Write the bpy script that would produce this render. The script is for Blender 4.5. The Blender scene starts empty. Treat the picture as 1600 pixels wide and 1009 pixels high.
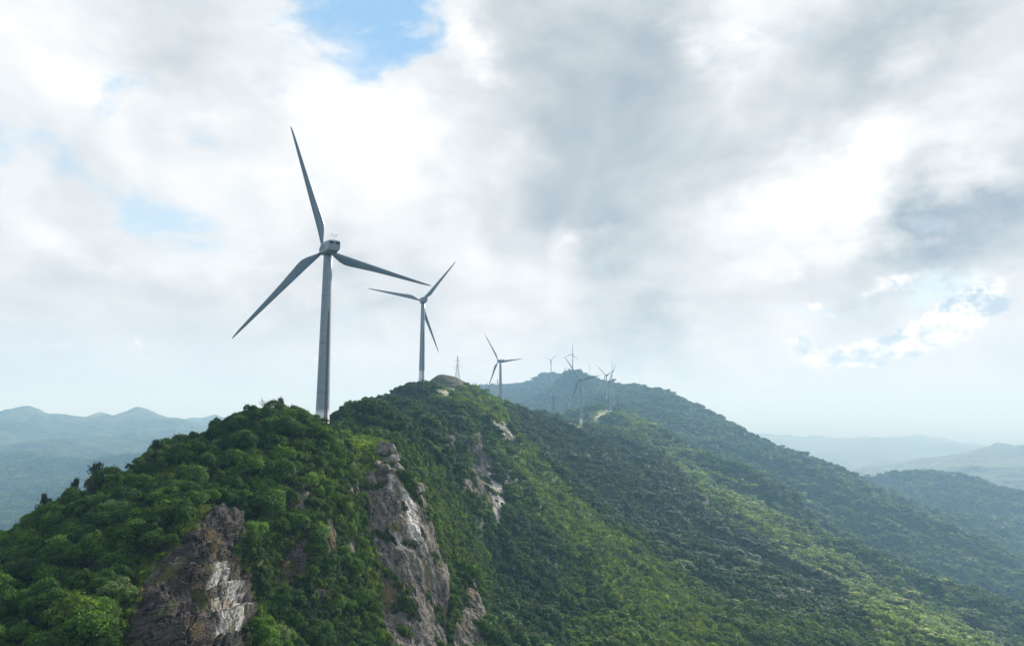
import bpy, math, random
import numpy as np
from mathutils import Vector, Matrix

SC = bpy.context.scene
COL = SC.collection
random.seed(7)
RNG = np.random.default_rng(11)

# ------------------------------------------------------------------ camera
F = 1060.0                      # focal length in photograph pixels (1600 wide)
PITCH = math.radians(7.3)
cam_d = bpy.data.cameras.new('camera')
cam_d.sensor_width = 36.0
cam_d.lens = 36.0 * F / 1600.0
cam_d.clip_start = 0.5
cam_d.clip_end = 200000.0
cam = bpy.data.objects.new('camera', cam_d)
cam.location = (0, 0, 0)
cam.rotation_euler = (math.pi / 2 + PITCH, 0, 0)
COL.objects.link(cam)
SC.camera = cam

# ------------------------------------------------------------------ look
SC.view_settings.view_transform = 'Standard'
SC.view_settings.look = 'None'
SC.view_settings.exposure = 0.32
SC.view_settings.gamma = 1.0
SC.view_settings.use_curve_mapping = False
SC.render.engine = 'CYCLES'
SC.cycles.use_denoising = True
SC.cycles.max_bounces = 5
SC.cycles.diffuse_bounces = 3
SC.cycles.glossy_bounces = 2
SC.cycles.transmission_bounces = 3
SC.cycles.volume_bounces = 2
SC.cycles.transparent_max_bounces = 8

SUN_AZ = math.radians(31.0)     # to the right of the view axis
SUN_EL = math.radians(24.0)

# ------------------------------------------------------------------ node helper
class NT:
    def __init__(s, tree):
        s.t = tree
        s.n = tree.nodes
        s.l = tree.links
    def new(s, kind, **kw):
        n = s.n.new(kind)
        for k, v in kw.items():
            setattr(n, k, v)
        return n
    def put(s, sock, v):
        if isinstance(v, bpy.types.NodeSocket):
            s.l.new(v, sock)
        elif v is not None:
            sock.default_value = v
    def m(s, op, a, b=None, c=None, clamp=False):
        n = s.n.new('ShaderNodeMath'); n.operation = op; n.use_clamp = clamp
        s.put(n.inputs[0], a)
        if b is not None: s.put(n.inputs[1], b)
        if c is not None: s.put(n.inputs[2], c)
        return n.outputs[0]
    def v(s, op, a, b=None, c=None):
        n = s.n.new('ShaderNodeVectorMath'); n.operation = op
        s.put(n.inputs[0], a)
        if b is not None:
            s.put(n.inputs[3 if op == 'SCALE' else 1], b)
        if c is not None: s.put(n.inputs[2], c)
        return n.outputs['Value' if op in ('LENGTH', 'DOT_PRODUCT', 'DISTANCE') else 'Vector']
    def xyz(s, a):
        n = s.n.new('ShaderNodeSeparateXYZ'); s.put(n.inputs[0], a); return n.outputs
    def comb(s, x, y, z):
        n = s.n.new('ShaderNodeCombineXYZ')
        for i, q in enumerate((x, y, z)): s.put(n.inputs[i], q)
        return n.outputs[0]
    def noise(s, vec, scale, detail=4, rough=0.5, lac=2.0, col=False, dist=0.0):
        n = s.n.new('ShaderNodeTexNoise')
        if vec is not None: s.put(n.inputs['Vector'], vec)
        s.put(n.inputs['Scale'], scale); s.put(n.inputs['Detail'], detail)
        s.put(n.inputs['Roughness'], rough); s.put(n.inputs['Lacunarity'], lac)
        s.put(n.inputs['Distortion'], dist)
        return n.outputs['Color' if col else 'Fac']
    def ss(s, x, a, b, lo=0.0, hi=1.0):
        n = s.n.new('ShaderNodeMapRange'); n.interpolation_type = 'SMOOTHSTEP'
        s.put(n.inputs[0], x)
        for i, q in enumerate((a, b, lo, hi)): s.put(n.inputs[i + 1], q)
        return n.outputs[0]
    def mix(s, f, a, b, mode='MIX'):
        n = s.n.new('ShaderNodeMix'); n.data_type = 'RGBA'; n.blend_type = mode
        s.put(n.inputs[0], f)
        for i, q in ((6, a), (7, b)):
            if isinstance(q, (tuple, list)): q = tuple(q) + ((1.0,) if len(q) == 3 else ())
            s.put(n.inputs[i], q)
        return n.outputs[2]
    def ramp(s, f, pts):
        n = s.n.new('ShaderNodeValToRGB'); s.put(n.inputs[0], f)
        e = n.color_ramp.elements
        while len(e) < len(pts): e.new(0.5)
        for q, (p, c) in zip(e, pts):
            q.position = p; q.color = tuple(c) + (1.0,)
        return n.outputs[0]
    def attr(s, name, kind='GEOMETRY', out='Fac'):
        n = s.n.new('ShaderNodeAttribute'); n.attribute_name = name; n.attribute_type = kind
        return n.outputs[out]

def dir_uv(u, v):
    """azimuth, elevation of a photograph pixel"""
    cx, cy = (u - 800) / F, (504.5 - v) / F
    x, y, z = cx, math.cos(PITCH) - cy * math.sin(PITCH), math.sin(PITCH) + cy * math.cos(PITCH)
    return math.atan2(x, y), math.atan2(z, math.hypot(x, y))

# ------------------------------------------------------------------ sky
def build_world():
    w = bpy.data.worlds.new('World')
    SC.world = w
    w.use_nodes = True
    w.node_tree.nodes.clear()
    k = NT(w.node_tree)
    out = k.new('ShaderNodeOutputWorld')
    bg = k.new('ShaderNodeBackground')
    STR = 0.1
    bg.inputs[1].default_value = STR
    sky = k.new('ShaderNodeTexSky', sky_type='NISHITA', sun_disc=False)
    sky.sun_elevation = SUN_EL
    sky.sun_rotation = SUN_AZ
    sky.altitude = 900
    sky.air_density = 1.2; sky.dust_density = 1.0; sky.ozone_density = 2.0
    tc = k.new('ShaderNodeTexCoord')
    D = k.v('NORMALIZE', tc.outputs['Generated'])
    dx, dy, dz = k.xyz(D)
    az = k.m('ARCTAN2', dx, dy)
    el = k.m('ARCSINE', dz)
    # cloud layer coordinates, perspective of a flat layer overhead
    up = k.m('MAXIMUM', dz, 0.0)
    inv = k.m('DIVIDE', 1.0, k.m('ADD', up, 0.16))
    P = k.v('SCALE', D, inv)
    S3 = k.v('MULTIPLY', D, (1.0, 1.0, 1.5))
    w1 = k.noise(k.v('ADD', S3, (5.1, 7.7, 1.3)), 2.6, 2, 0.5, col=True)
    w2 = k.noise(k.v('ADD', S3, (13.1, 2.7, 5.3)), 8.0, 6, 0.58, col=True)
    off = k.v('ADD', k.v('SCALE', k.v('SUBTRACT', w1, (.5, .5, .5)), 0.26),
              k.v('SCALE', k.v('SUBTRACT', w2, (.5, .5, .5)), 0.26))
    ang = k.comb(az, el, 0.0)
    Q = k.v('ADD', ang, off)                       # warped angles, large features
    Qs = k.v('ADD', ang, k.v('SCALE', off, 0.40))  # less warped, small features

    def blob(u, v, ru, rv, rot=0.0, small=False, soft=True):
        a0, e0 = dir_uv(u, v)
        mp = k.new('ShaderNodeMapping', vector_type='TEXTURE')
        k.put(mp.inputs['Vector'], Qs if small else Q)
        mp.inputs['Location'].default_value = (a0, e0, 0)
        mp.inputs['Rotation'].default_value = (0, 0, math.radians(rot))
        mp.inputs['Scale'].default_value = (ru / F * 1.25, rv / F * 1.25, 1)
        g = k.new('ShaderNodeTexGradient', gradient_type='QUADRATIC_SPHERE' if soft else 'SPHERICAL')
        k.put(g.inputs[0], mp.outputs[0])
        return g.outputs['Fac']

    def total(items, **kw):
        acc = None
        for it in items:
            amp, args = it[0], it[1:]
            b = blob(*args, **kw)
            acc = k.m('MULTIPLY', b, amp) if acc is None else k.m('MULTIPLY_ADD', b, amp, acc)
        return acc

    # brightness of the cloud deck (linear)
    wq = k.v('ADD', S3, k.v('SCALE', k.v('SUBTRACT', w1, (.5, .5, .5)), 0.30))
    n1 = k.noise(wq, 3.4, 8, 0.50)
    n2 = k.noise(k.v('ADD', wq, (0.03, 0.01, 0.035)), 3.4, 8, 0.50)
    relief = k.m('SUBTRACT', n1, n2)
    L = k.m('MULTIPLY_ADD', k.m('SUBTRACT', n1, 0.5), 0.46, 0.675)
    L = k.m('MULTIPLY_ADD', relief, -0.9, L)
    bil = k.m('ABSOLUTE', k.m('SUBTRACT', k.noise(wq, 7.5, 7, 0.55), 0.5))
    L = k.m('MULTIPLY_ADD', k.m('SUBTRACT', bil, 0.09), 0.30, L)
    feats = [
        # amp, u, v, ru, rv, rot(ccw deg)
        (-.32, 900, 170, 340, 300, 25), (-.25, 960, 380, 300, 190, -15), (-.18, 1060, 90, 200, 160, 0),
        (-.34, 1400, 60, 340, 180, 12), (-.20, 1190, 230, 260, 130, 0), (-.46, 1510, 365, 330, 95, 16), (-.10, 1590, 230, 130, 130, 0),
        (-.26, 1040, 552, 200, 70, 0), (-.14, 310, 60, 200, 150, -30), (-.14, 560, 475, 220, 80, 0), (-.13, 180, 480, 350, 110, 0), (-.08, 700, 350, 120, 90, 0),
        (.30, 1410, 215, 170, 140, 0), (.26, 1345, 330, 170, 170, 50), (.20, 1240, 415, 280, 100, 15), (.36, 1150, 25, 130, 150, -20),
        (.30, 640, 190, 270, 130, 0), (.15, 560, 330, 230, 180, 0), (.13, 340, 360, 170, 110, 0), (.17, 130, 150, 270, 160, -30), (.13, 90, 345, 220, 80, -20),
        (.34, 740, 20, 80, 70, 0), (.30, 905, 430, 70, 90, -30), (.10, 700, 560, 340, 100, 0),
    ]
    L = k.m('ADD', L, total(feats))
    # towards the side away from the sun the deck is darker
    sd = (math.sin(SUN_AZ) * math.cos(SUN_EL), math.cos(SUN_AZ) * math.cos(SUN_EL), math.sin(SUN_EL))
    cs = k.v('DOT_PRODUCT', D, sd)
    away = k.ss(cs, -0.75, 0.62, 0.30, 1.0)
    L = k.m('MAXIMUM', L, 0.28)
    cloud = k.ramp(k.m('MULTIPLY', L, 0.8), [
        (0.20, (.29, .355, .42)), (0.40, (.51, .555, .585)), (0.60, (.74, .765, .785)),
        (0.76, (.94, .94, .93)), (0.92, (1.12, 1.10, 1.06))])
    # blue gaps
    gaps = [
        (1.15, 615, 0, 165, 105, 0), (1.0, 612, 80, 80, 90, 0), (.7, 500, 0, 140, 50, -10),
        (.62, 110, 275, 190, 60, -16), (.60, 255, 325, 150, 44, -10), (.45, 300, 225, 70, 90, -50),
        (.75, 1330, 485, 190, 34, 6), (.55, 1480, 440, 160, 26, 4), (.30, 1180, 480, 120, 40, 0),
        (-1.0, 735, 20, 55, 70, 0), (-.9, 700, 130, 90, 60, 0),
    ]
    gn = k.noise(k.v('ADD', wq, (9.0, 1.0, 2.0)), 9.0, 10, 0.60)
    gapv = k.m('ADD', total(gaps, small=True), k.m('MULTIPLY', k.m('SUBTRACT', gn, 0.5), 2.6))
    gap = k.ss(gapv, 0.18, 0.75)
    wisp = k.noise(k.v('ADD', wq, (2.0, 31.0, 7.0)), 14.0, 8, 0.62)
    gap = k.m('MULTIPLY', gap, k.ss(wisp, 0.52, 0.70, 1.0, 0.35))
    gap = k.m('MULTIPLY', gap, k.ss(gapv, 0.3, 1.2, 0.42, 0.86))
    blue = k.mix(0.85, k.v('SCALE', sky.outputs[0], STR), k.ramp(el, [(0.0, (.72, .83, .90)), (0.22, (.50, .70, .86)), (0.50, (.22, .48, .78))]))
    col = k.mix(gap, cloud, blue)
    # low cumulus at the right
    cums = [(.95, 1440, 522, 100, 28, 14), (.95, 1510, 482, 70, 36, 20), (.85, 1560, 455, 60, 36, 10), (.85, 1400, 545, 120, 22, 8),
            (.65, 1310, 545, 120, 24, 5), (.38, 1305, 480, 60, 14, -12), (.40, 1420, 440, 120, 18, 12),
            (.36, 215, 552, 80, 18, -14), (.36, 470, 560, 70, 16, -8), (.30, 70, 545, 60, 14, 0)]
    cn = k.noise(k.v('MULTIPLY', ang, (1.0, 1.2, 1.0)), 17.0, 8, 0.60)
    cn2 = k.noise(k.v('ADD', k.v('MULTIPLY', ang, (1.0, 1.2, 1.0)), (-0.012, 0.013, 0.0)), 17.0, 8, 0.60)
    cb = total(cums, small=True)
    cf = k.m('ADD', cb, k.m('MULTIPLY', k.m('SUBTRACT', cn, 0.5), 0.9))
    cm = k.m('MULTIPLY', k.ss(cf, 0.10, 0.50), k.ss(cb, 0.02, 0.5))
    edge = k.ss(k.m('ADD', k.m('MULTIPLY', k.m('SUBTRACT', cn, cn2), 4.5), k.m('MULTIPLY', cf, -0.5)), -0.75, 0.15)
    ccol = k.mix(edge, (.44, .56, .67), (1.10, 1.08, 1.05))
    col = k.mix(k.m('MULTIPLY', cm, 0.9), col, ccol)
    # the air lightens everything low down
    hz = k.ss(el, -0.02, 0.16, 0.70, 0.0)
    hcol = k.mix(k.ss(cs, 0.45, 0.98), (.60, .71, .84), (.70, .78, .86))
    col = k.mix(hz, col, hcol)
    col = k.mix(k.ss(cs, -0.75, 0.62, 0.75, 0.0), col, (.36, .48, .62), 'MULTIPLY')
    col = k.v('SCALE', col, k.m('DIVIDE', 1.0, STR))
    k.put(bg.inputs[0], col)
    k.l.new(bg.outputs[0], out.inputs[0])
    w.cycles.sampling_method = 'MANUAL'
    w.cycles.sample_map_resolution = 512
build_world()

# ------------------------------------------------------------------ sun
sun_d = bpy.data.lights.new('sun', 'SUN')
sun_d.energy = 5.0
sun_d.angle = math.radians(2.5)
sun_d.color = (1.0, 0.965, 0.91)
sun = bpy.data.objects.new('sun', sun_d)
_sd = Vector((math.sin(SUN_AZ) * math.cos(SUN_EL), math.cos(SUN_AZ) * math.cos(SUN_EL), math.sin(SUN_EL)))
sun.rotation_euler = _sd.to_track_quat('Z', 'Y').to_euler()
sun.location = (300, 500, 400)
COL.objects.link(sun)

# ------------------------------------------------------------------ numeric helpers
def W(u, v, Y):
    """world point at forward distance Y seen at photograph pixel u, v"""
    cx, cy = (u - 800) / F, (504.5 - v) / F
    dy = math.cos(PITCH) - cy * math.sin(PITCH)
    dz = math.sin(PITCH) + cy * math.cos(PITCH)
    return np.array((cx / dy * Y, Y, dz / dy * Y))

def project(x, y, z):
    """photograph pixel of world points (arrays)"""
    c, s = math.cos(PITCH), math.sin(PITCH)
    fw = y * c + z * s
    upv = -y * s + z * c
    fw = np.where(fw < 1e-3, 1e-3, fw)
    return 800 + F * x / fw, 504.5 - F * upv / fw

_perm = RNG.permutation(256)
_perm = np.concatenate([_perm, _perm, _perm])
_g = RNG.normal(size=(256, 3)); _g /= np.linalg.norm(_g, axis=1)[:, None]
_g = _g.astype(np.float32)
def perlin(x, y, z=0.0):
    x = np.asarray(x, np.float32); y = np.asarray(y, np.float32); z = np.broadcast_to(np.asarray(z, np.float32), x.shape)
    xi, yi, zi = np.floor(x).astype(np.int64), np.floor(y).astype(np.int64), np.floor(z).astype(np.int64)
    fx, fy, fz = (x - xi).astype(np.float32), (y - yi).astype(np.float32), (z - zi).astype(np.float32)
    xi &= 255; yi &= 255; zi &= 255
    def fade(t): return t * t * t * (t * (t * 6 - 15) + 10)
    u, v, w = fade(fx), fade(fy), fade(fz)
    r = 0.0
    for i in (0, 1):
        a = _perm[xi + i]
        wx = u if i else 1 - u
        for j in (0, 1):
            b = _perm[a + yi + j]
            wy = v if j else 1 - v
            for kk in (0, 1):
                g = _g[_perm[b + zi + kk] & 255]
                wz = w if kk else 1 - w
                r = r + wx * wy * wz * (g[..., 0] * (fx - i) + g[..., 1] * (fy - j) + g[..., 2] * (fz - kk))
    return r * 1.5          # about -1..1
def fbm(x, y, z=0.0, o=4, g=0.5):
    a, s, r = 1.0, 1.0, 0.0
    for i in range(o):
        r = r + a * perlin(x * s + 17.3 * i, y * s - 9.1 * i, z * s + 3.7 * i)
        a *= g; s *= 2.03
    return r
def ridged(x, y, z=0.0, o=4, g=0.5):
    a, s, r, t = 1.0, 1.0, 0.0, 0.0
    for i in range(o):
        r = r + a * (1 - np.abs(perlin(x * s + 7.3 * i, y * s - 5.1 * i, z * s + 1.7 * i)))
        t += a; a *= g; s *= 2.07
    return r / t
def sstep(x, a, b):
    t = np.clip((x - a) / (b - a), 0, 1)
    return t * t * (3 - 2 * t)

# ------------------------------------------------------------------ terrain: surveyed points
# (u, v, Y, canopy height)  seen points of the surface
T = 2.6
VIS = [
 # front hill, its crest then its face
 (-160, 905, 85, T), (-60, 862, 90, T), (0, 832, 96, T), (60, 800, 103, T), (150, 752, 112, T), (240, 708, 120, T), (300, 686, 128, T),
 (350, 654, 140, T), (400, 642, 148, T), (450, 639, 153, T), (487, 655, 161, T), (512, 672, 168, T),
 (0, 1009, 66, T), (100, 1009, 67, T), (185, 1009, 68, T), (100, 910, 82, T), (200, 860, 88, T), (90, 840, 95, T),
 (250, 770, 106, T), (330, 770, 108, T), (400, 705, 126, T), (450, 700, 132, T), (345, 775, 104, T), (300, 720, 118, T),
 (240, 870, 86, T), (310, 815, 96, 0.5), (262, 890, 84, 0), (215, 985, 72, 0), (300, 900, 82, 0), (372, 905, 88, 0), (372, 985, 80, 0), (290, 1009, 71, 0),
 (345, 850, 92, 0.5), (400, 850, 106, T), (395, 920, 103, T), (400, 1009, 95, T), (440, 1009, 100, T),
 (455, 790, 122, 1), (478, 770, 126, 0.5), (440, 880, 112, 1), (480, 870, 116, 1), (470, 950, 110, T), (510, 840, 124, .5), (515, 760, 134, T), (540, 720, 146, T), (548, 690, 156, T),
 (520, 930, 118, 1.5), (540, 860, 128, 1.5), (550, 960, 122, 1.5), (560, 1009, 118, 1.5), (500, 1009, 108, T), (430, 760, 124, T),
 # pad of the first turbine and the tall cliff under it
 (508, 700, 192, 0), (550, 690, 184, 0), (580, 692, 180, 0), (612, 697, 174, 0), (560, 720, 166, 0), (590, 718, 164, 0), (622, 706, 172, 0),
 (565, 760, 157, 0), (585, 745, 158, 0), (612, 735, 160, 0), (645, 757, 163, 0), (660, 780, 165, 0),
 (580, 830, 148, 0), (620, 800, 151, 0), (650, 810, 156, 0), (590, 880, 141, 0), (630, 880, 144, 0), (672, 850, 155, 0), (600, 960, 134, 0), (650, 960, 138, 0), (692, 910, 152, 0),
 (620, 1009, 129, 0), (690, 990, 146, 0),
 (640, 720, 200, T), (630, 690, 208, T), (668, 760, 196, T), (690, 830, 186, T), (705, 870, 180, T), (718, 940, 172, 1), (735, 900, 184, 1), (740, 960, 172, 0), (755, 1000, 166, 0), (715, 1000, 160, 0),
 # second hill
 (530, 655, 236, T), (550, 633, 246, T), (575, 619, 254, T), (600, 626, 268, T), (560, 670, 226, T), (600, 670, 232, T), (640, 655, 262, T), (660, 700, 240, T), (690, 760, 228, 1),
 (625, 618, 350, 3), (655, 614, 430, 3), (660, 628, 390, T), (662, 605, 530, 2), (645, 611, 500, 2), (640, 615, 440, 3), (700, 660, 320, T), (700, 690, 300, 1), (720, 740, 280, 1), (745, 800, 264, 1),
 (690, 620, 440, 0), (702, 610, 486, 0), (690, 614, 470, 0), (715, 612, 480, 0), (674, 588, 542, .5), (692, 580, 550, .5), (706, 583, 553, .5), (720, 591, 560, 1), (735, 602, 572, 4), (748, 605, 585, 4), (665, 604, 500, 1),
 (700, 607, 505, 0), (720, 607, 510, 0),
 (745, 607, 540, 0), (760, 612, 560, 3.5), (785, 622, 610, 3.5), (810, 634, 660, 3.5), (835, 645, 700, 3.5), (860, 658, 750, T),
 (740, 640, 420, 0), (765, 650, 420, 0), (790, 665, 430, 0), (800, 690, 420, 0), (750, 690, 380, 0), (740, 740, 350, 0), (775, 730, 360, 0), (785, 780, 330, 0), (765, 815, 305, 1),
 (760, 880, 262, T), (775, 940, 225, T), (790, 1009, 190, T),
 # the long slope at the right
 (830, 690, 500, T), (830, 730, 410, .5), (870, 780, 380, .5), (850, 830, 320, T), (930, 820, 370, .5), (1000, 880, 345, .5), (900, 900, 290, T), (820, 880, 275, T), (860, 960, 240, T),
 (900, 1009, 215, T), (1000, 1009, 235, 1), (1100, 1009, 255, 1), (1200, 1009, 280, T), (1300, 1009, 310, T), (1400, 1009, 345, T), (1500, 1000, 395, T),
 (900, 690, 640, T), (900, 750, 520, T), (1000, 760, 570, T), (1000, 820, 460, T), (1100, 830, 520, T), (1100, 900, 390, T), (1200, 900, 430, T), (1300, 950, 410, T), (1400, 950, 470, T),
 (950, 670, 820, T), (1000, 700, 780, T), (1100, 770, 700, T), (1200, 830, 640, T), (1300, 890, 580, T), (1400, 925, 540, T), (1530, 1000, 450, T), (1600, 1030, 450, T), (1700, 1080, 440, T),
 (905, 660, 830, 1), (880, 660, 850, 0), (893, 653, 870, 0), (866, 662, 850, 0), (930, 665, 860, .5), (865, 638, 960, T), (845, 636, 960, T), (885, 645, 930, T), (905, 656, 880, 1),
 # hill of the further turbines and its sunlit flank
 (895, 646, 1160, T), (915, 632, 1200, T), (938, 628, 1230, T), (965, 636, 1240, T), (990, 642, 1180, T), (929, 660, 1060, 0), (940, 650, 1120, 0), (953, 646, 1130, 0), (975, 655, 1070, T),
 (1010, 655, 1130, T), (1050, 677, 1080, T), (1120, 712, 1010, T), (1200, 752, 950, T), (1300, 802, 870, T), (1400, 858, 800, T), (1500, 900, 740, T), (1600, 940, 690, T), (1700, 985, 650, T),
 (1080, 715, 960, T), (1200, 785, 850, T), (1300, 838, 770, T), (1400, 888, 710, T), (1500, 935, 650, T), (1600, 985, 600, T),
 (1050, 720, 860, T), (1150, 780, 790, T), (1250, 835, 720, T), (1350, 890, 660, T), (1500, 965, 580, T),
 # big mountain
 (660, 640, 3200, 0), (740, 624, 3000, 0), (790, 608, 2850, 0), (830, 599, 2760, 0), (858, 584, 2700, 0), (872, 586, 2600, 0), (893, 582, 2200, 0), (915, 579, 2250, 0), (940, 594, 2150, 0), (960, 602, 2080, 0), (1000, 606, 1950, 0),
 (1019, 613, 1880, 0), (1045, 614, 1800, 0), (1065, 626, 1760, 0), (1100, 640, 1720, 0), (1150, 658, 1660, 0), (1190, 688, 1600, 0), (1235, 706, 1560, 0), (1290, 731, 1500, 0), (1340, 743, 1460, 0), (1390, 768, 1430, 0),
 (947, 624, 1600, 0), (960, 630, 1500, 0), (860, 625, 2100, 0), (900, 615, 1950, 0), (800, 635, 2300, 0), (850, 650, 1900, 0), (1000, 636, 1600, 0), (1050, 650, 1480, 0), (1100, 680, 1400, 0), (1150, 710, 1330, 0), (1220, 750, 1270, 0),
 (1300, 785, 1200, 0), (1400, 828, 1140, 0), (1500, 872, 1070, 0), (1600, 912, 1010, 0), (1700, 955, 960, 0), (1450, 800, 1350, 0), (1550, 850, 1250, 0),
 # next hills at the right
 (1400, 734, 2050, 0), (1425, 725, 2100, 0), (1450, 722, 2120, 0), (1500, 743, 2150, 0), (1560, 755, 2100, 0), (1610, 768, 2050, 0), (1700, 800, 2000, 0),
 (1480, 790, 1750, 0), (1560, 820, 1600, 0), (1620, 870, 1400, 0),
 (1330, 740, 4300, 0), (1400, 718, 4300, 0), (1455, 709, 4200, 0), (1530, 696, 4200, 0), (1560, 690, 4200, 0), (1610, 691, 4200, 0), (1700, 700, 4200, 0), (1600, 740, 3200, 0), (1500, 735, 3300, 0),
 (1190, 671, 8200, 0), (1215, 675, 8200, 0), (1250, 681, 8200, 0), (1350, 683, 8000, 0), (1400, 680, 7800, 0), (1440, 677, 7800, 0), (1475, 684, 7800, 0), (1530, 696, 7800, 0), (1300, 702, 6500, 0),
 # hills at the left
 (-150, 655, 3600, 0), (-60, 660, 3500, 0), (0, 642, 3500, 0), (50, 625, 3500, 0), (75, 644, 3500, 0), (100, 662, 3400, 0), (125, 664, 3900, 0), (155, 628, 4800, 0), (185, 660, 4500, 0), (215, 634, 4100, 0), (245, 644, 4000, 0), (285, 652, 4000, 0), (330, 646, 5200, 0), (400, 655, 5400, 0), (460, 670, 5000, 0),
 (-50, 720, 2300, 0), (0, 712, 2300, 0), (60, 686, 2500, 0), (120, 690, 2500, 0), (180, 690, 2600, 0), (60, 665, 3200, 0), (250, 690, 2700, 0), (330, 690, 3000, 0), (0, 760, 1800, 0), (100, 740, 1900, 0), (200, 725, 2100, 0), (20, 820, 1300, 0), (-60, 880, 1050, 0),
 (60, 690, 2900, 0), (150, 670, 3400, 0), (250, 665, 3400, 0),
]
# behind crests: (u, v, Y, dY, drop)
BEHIND = [(1050, 677, 1080, 110, 52), (1120, 712, 1010, 110, 58), (1200, 752, 950, 110, 58), (1300, 802, 870, 110, 56), (1400, 858, 800, 110, 54), (1500, 900, 740, 110, 52), (1600, 940, 690, 110, 50), (600, 626, 268, 40, 14), (550, 633, 246, 50, 22),
          (0, 832, 96, 40, 28), (60, 800, 103, 40, 28), (150, 752, 112, 40, 28), (240, 708, 120, 40, 26), (300, 686, 128, 40, 26), (350, 654, 140, 30, 18), (400, 641, 148, 22, 12), (450, 639, 153, 20, 9),
          (-60, 855, 90, 40, 30), (575, 619, 254, 46, 17), (692, 577, 550, 60, 18), (674, 587, 542, 60, 16), (706, 580, 553, 60, 16), (785, 622, 610, 90, 22), (810, 634, 660, 90, 30), (835, 645, 700, 90, 30),
          (865, 638, 960, 80, 34), (845, 636, 960, 80, 40), (938, 628, 1230, 120, 30), (915, 632, 1200, 100, 34), (965, 636, 1240, 100, 24),
          (858, 584, 2700, 300, 90), (915, 579, 2250, 250, 60), (893, 582, 2200, 200, 20), (1000, 606, 1950, 260, 110), (1045, 614, 1800, 260, 120), (1100, 640, 1720, 260, 130), (1190, 688, 1600, 260, 120), (1290, 731, 1500, 240, 90),
          (1450, 734, 2120, 350, 130), (1560, 763, 2100, 350, 110), (1530, 702, 4200, 800, 200), (1610, 697, 4200, 800, 200), (1440, 677, 7800, 1000, 170), (1250, 681, 8200, 1000, 170),
          (50, 633, 3500, 600, 230), (0, 648, 3500, 600, 200), (155, 640, 4800, 600, 250), (215, 638, 4100, 600, 230), (285, 652, 4000, 500, 180), (330, 646, 5200, 700, 230)]
# unseen ground (world x, y, z)
HID = [(-150, 200, -85), (-170, 300, -80), (-190, 420, -70), (-210, 560, -70), (-220, 720, -90), (-200, 900, -120), (-150, 1100, -140), (-100, 1400, -170), (-60, 1700, -150), (-330, 300, -170), (-400, 600, -190), (-420, 1000, -230), (-400, 1500, -260),
       (-60, 205, -10), (-66, 300, -6), (-75, 390, 6), (-64, 460, 13), (-25, 769, -8), (60, 1010, -40), (120, 1060, -50), (-20, 900, -50),
       (-40, 20, -45), (0, 0, -50), (0, 40, -48), (40, 40, -62), (60, 100, -75), (120, 150, -90), (-80, 20, -55), (-120, 60, -70), (250, 200, -130), (400, 300, -190), (500, 100, -230), (0, -100, -60), (-300, -100, -180), (300, -200, -200), (0, -800, -250), (-800, 0, -300), (900, 0, -330), (1100, 500, -360), (900, 800, -350), (1500, 1200, -380), (2200, 2000, -400),
       (500, 2500, -250), (900, 2300, -300), (1600, 3000, -380), (2500, 5000, -430), (1000, 5000, -430), (0, 4500, -400), (-1500, 6500, -440), (-600, 3500, -380), (2000, 9500, -450), (4500, 6000, -440), (5000, 9500, -450), (7000, 5000, -450), (-3500, 7500, -450)]
for R_ in (11000, 20000, 40000, 75000):
    for a_ in range(0, 360, 20):
        HID.append((R_ * math.sin(math.radians(a_)), R_ * math.cos(math.radians(a_)), -470 - R_ * 0.001))
for a_ in (90, 120, 150, 180, 210, 240, 270):
    HID.append((3500 * math.sin(math.radians(a_)), 3500 * math.cos(math.radians(a_)), -420))

pts = []
for u, v, Y, h in VIS:
    p = W(u, v, Y); p[2] -= h; pts.append(p)
for u, v, Y, dY, dr in BEHIND:
    p = W(u, v, Y); s = (Y + dY) / Y
    pts.append(np.array((p[0] * s, p[1] * s, p[2] - dr)))
pts += [np.array(p, float) for p in HID]
pts = np.array(pts)

# turbine stands are levelled: (u tower, v hub, depth, axis azimuth left of view deg, blade angles)
HUB_H = 56.0
TURB = [
 (513, 388, 195, 19, 109), (661, 469, 450, 15, 51), (782, 564, 769, 41, 127), (907.5, 593.5, 843, 42, 131), (953.5, 596, 1133, 50, 60),
 (958.5, 593, 1265, 55, 92), (947.5, 586, 1600, 44, 142), (861, 562.5, 2690, 36, 158), (894.5, 553, 2180, 30, 86)]
TB = []
for u, v, Y, ax, th in TURB:
    h = W(u, v, Y)
    TB.append(np.array((h[0], h[1], h[2] - HUB_H)))
TB = np.array(TB)
for i, b in enumerate(TB):
    pts = np.vstack([pts, b[None]])

def rbf_fit(P):
    n = len(P)
    sc = 100.0
    d = np.hypot(P[:, None, 0] - P[None, :, 0], P[:, None, 1] - P[None, :, 1]) / sc
    d = np.sqrt(d * d + 0.03 ** 2)
    A = np.zeros((n + 1, n + 1)); A[:n, :n] = -d; A[n, :n] = 1; A[:n, n] = 1
    A[:n, :n] += np.eye(n) * 0.004
    b = np.concatenate([P[:, 2], [0]])
    return np.linalg.solve(A, b), sc
_w, _scl = rbf_fit(pts)
def base_z(x, y):
    x = np.asarray(x, float); y = np.asarray(y, float)
    sh = x.shape; x = x.ravel(); y = y.ravel()
    out = np.empty(len(x))
    px, py, w = pts[:, 0].astype(np.float32) / _scl, pts[:, 1].astype(np.float32) / _scl, _w[:-1].astype(np.float32)
    for i in range(0, len(x), 40000):
        a = (x[i:i + 40000] / _scl).astype(np.float32)[:, None] - px
        b = (y[i:i + 40000] / _scl).astype(np.float32)[:, None] - py
        out[i:i + 40000] = -(np.sqrt(a * a + b * b + np.float32(0.0009)) @ w) + _w[-1]
    return out.reshape(sh)

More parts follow.
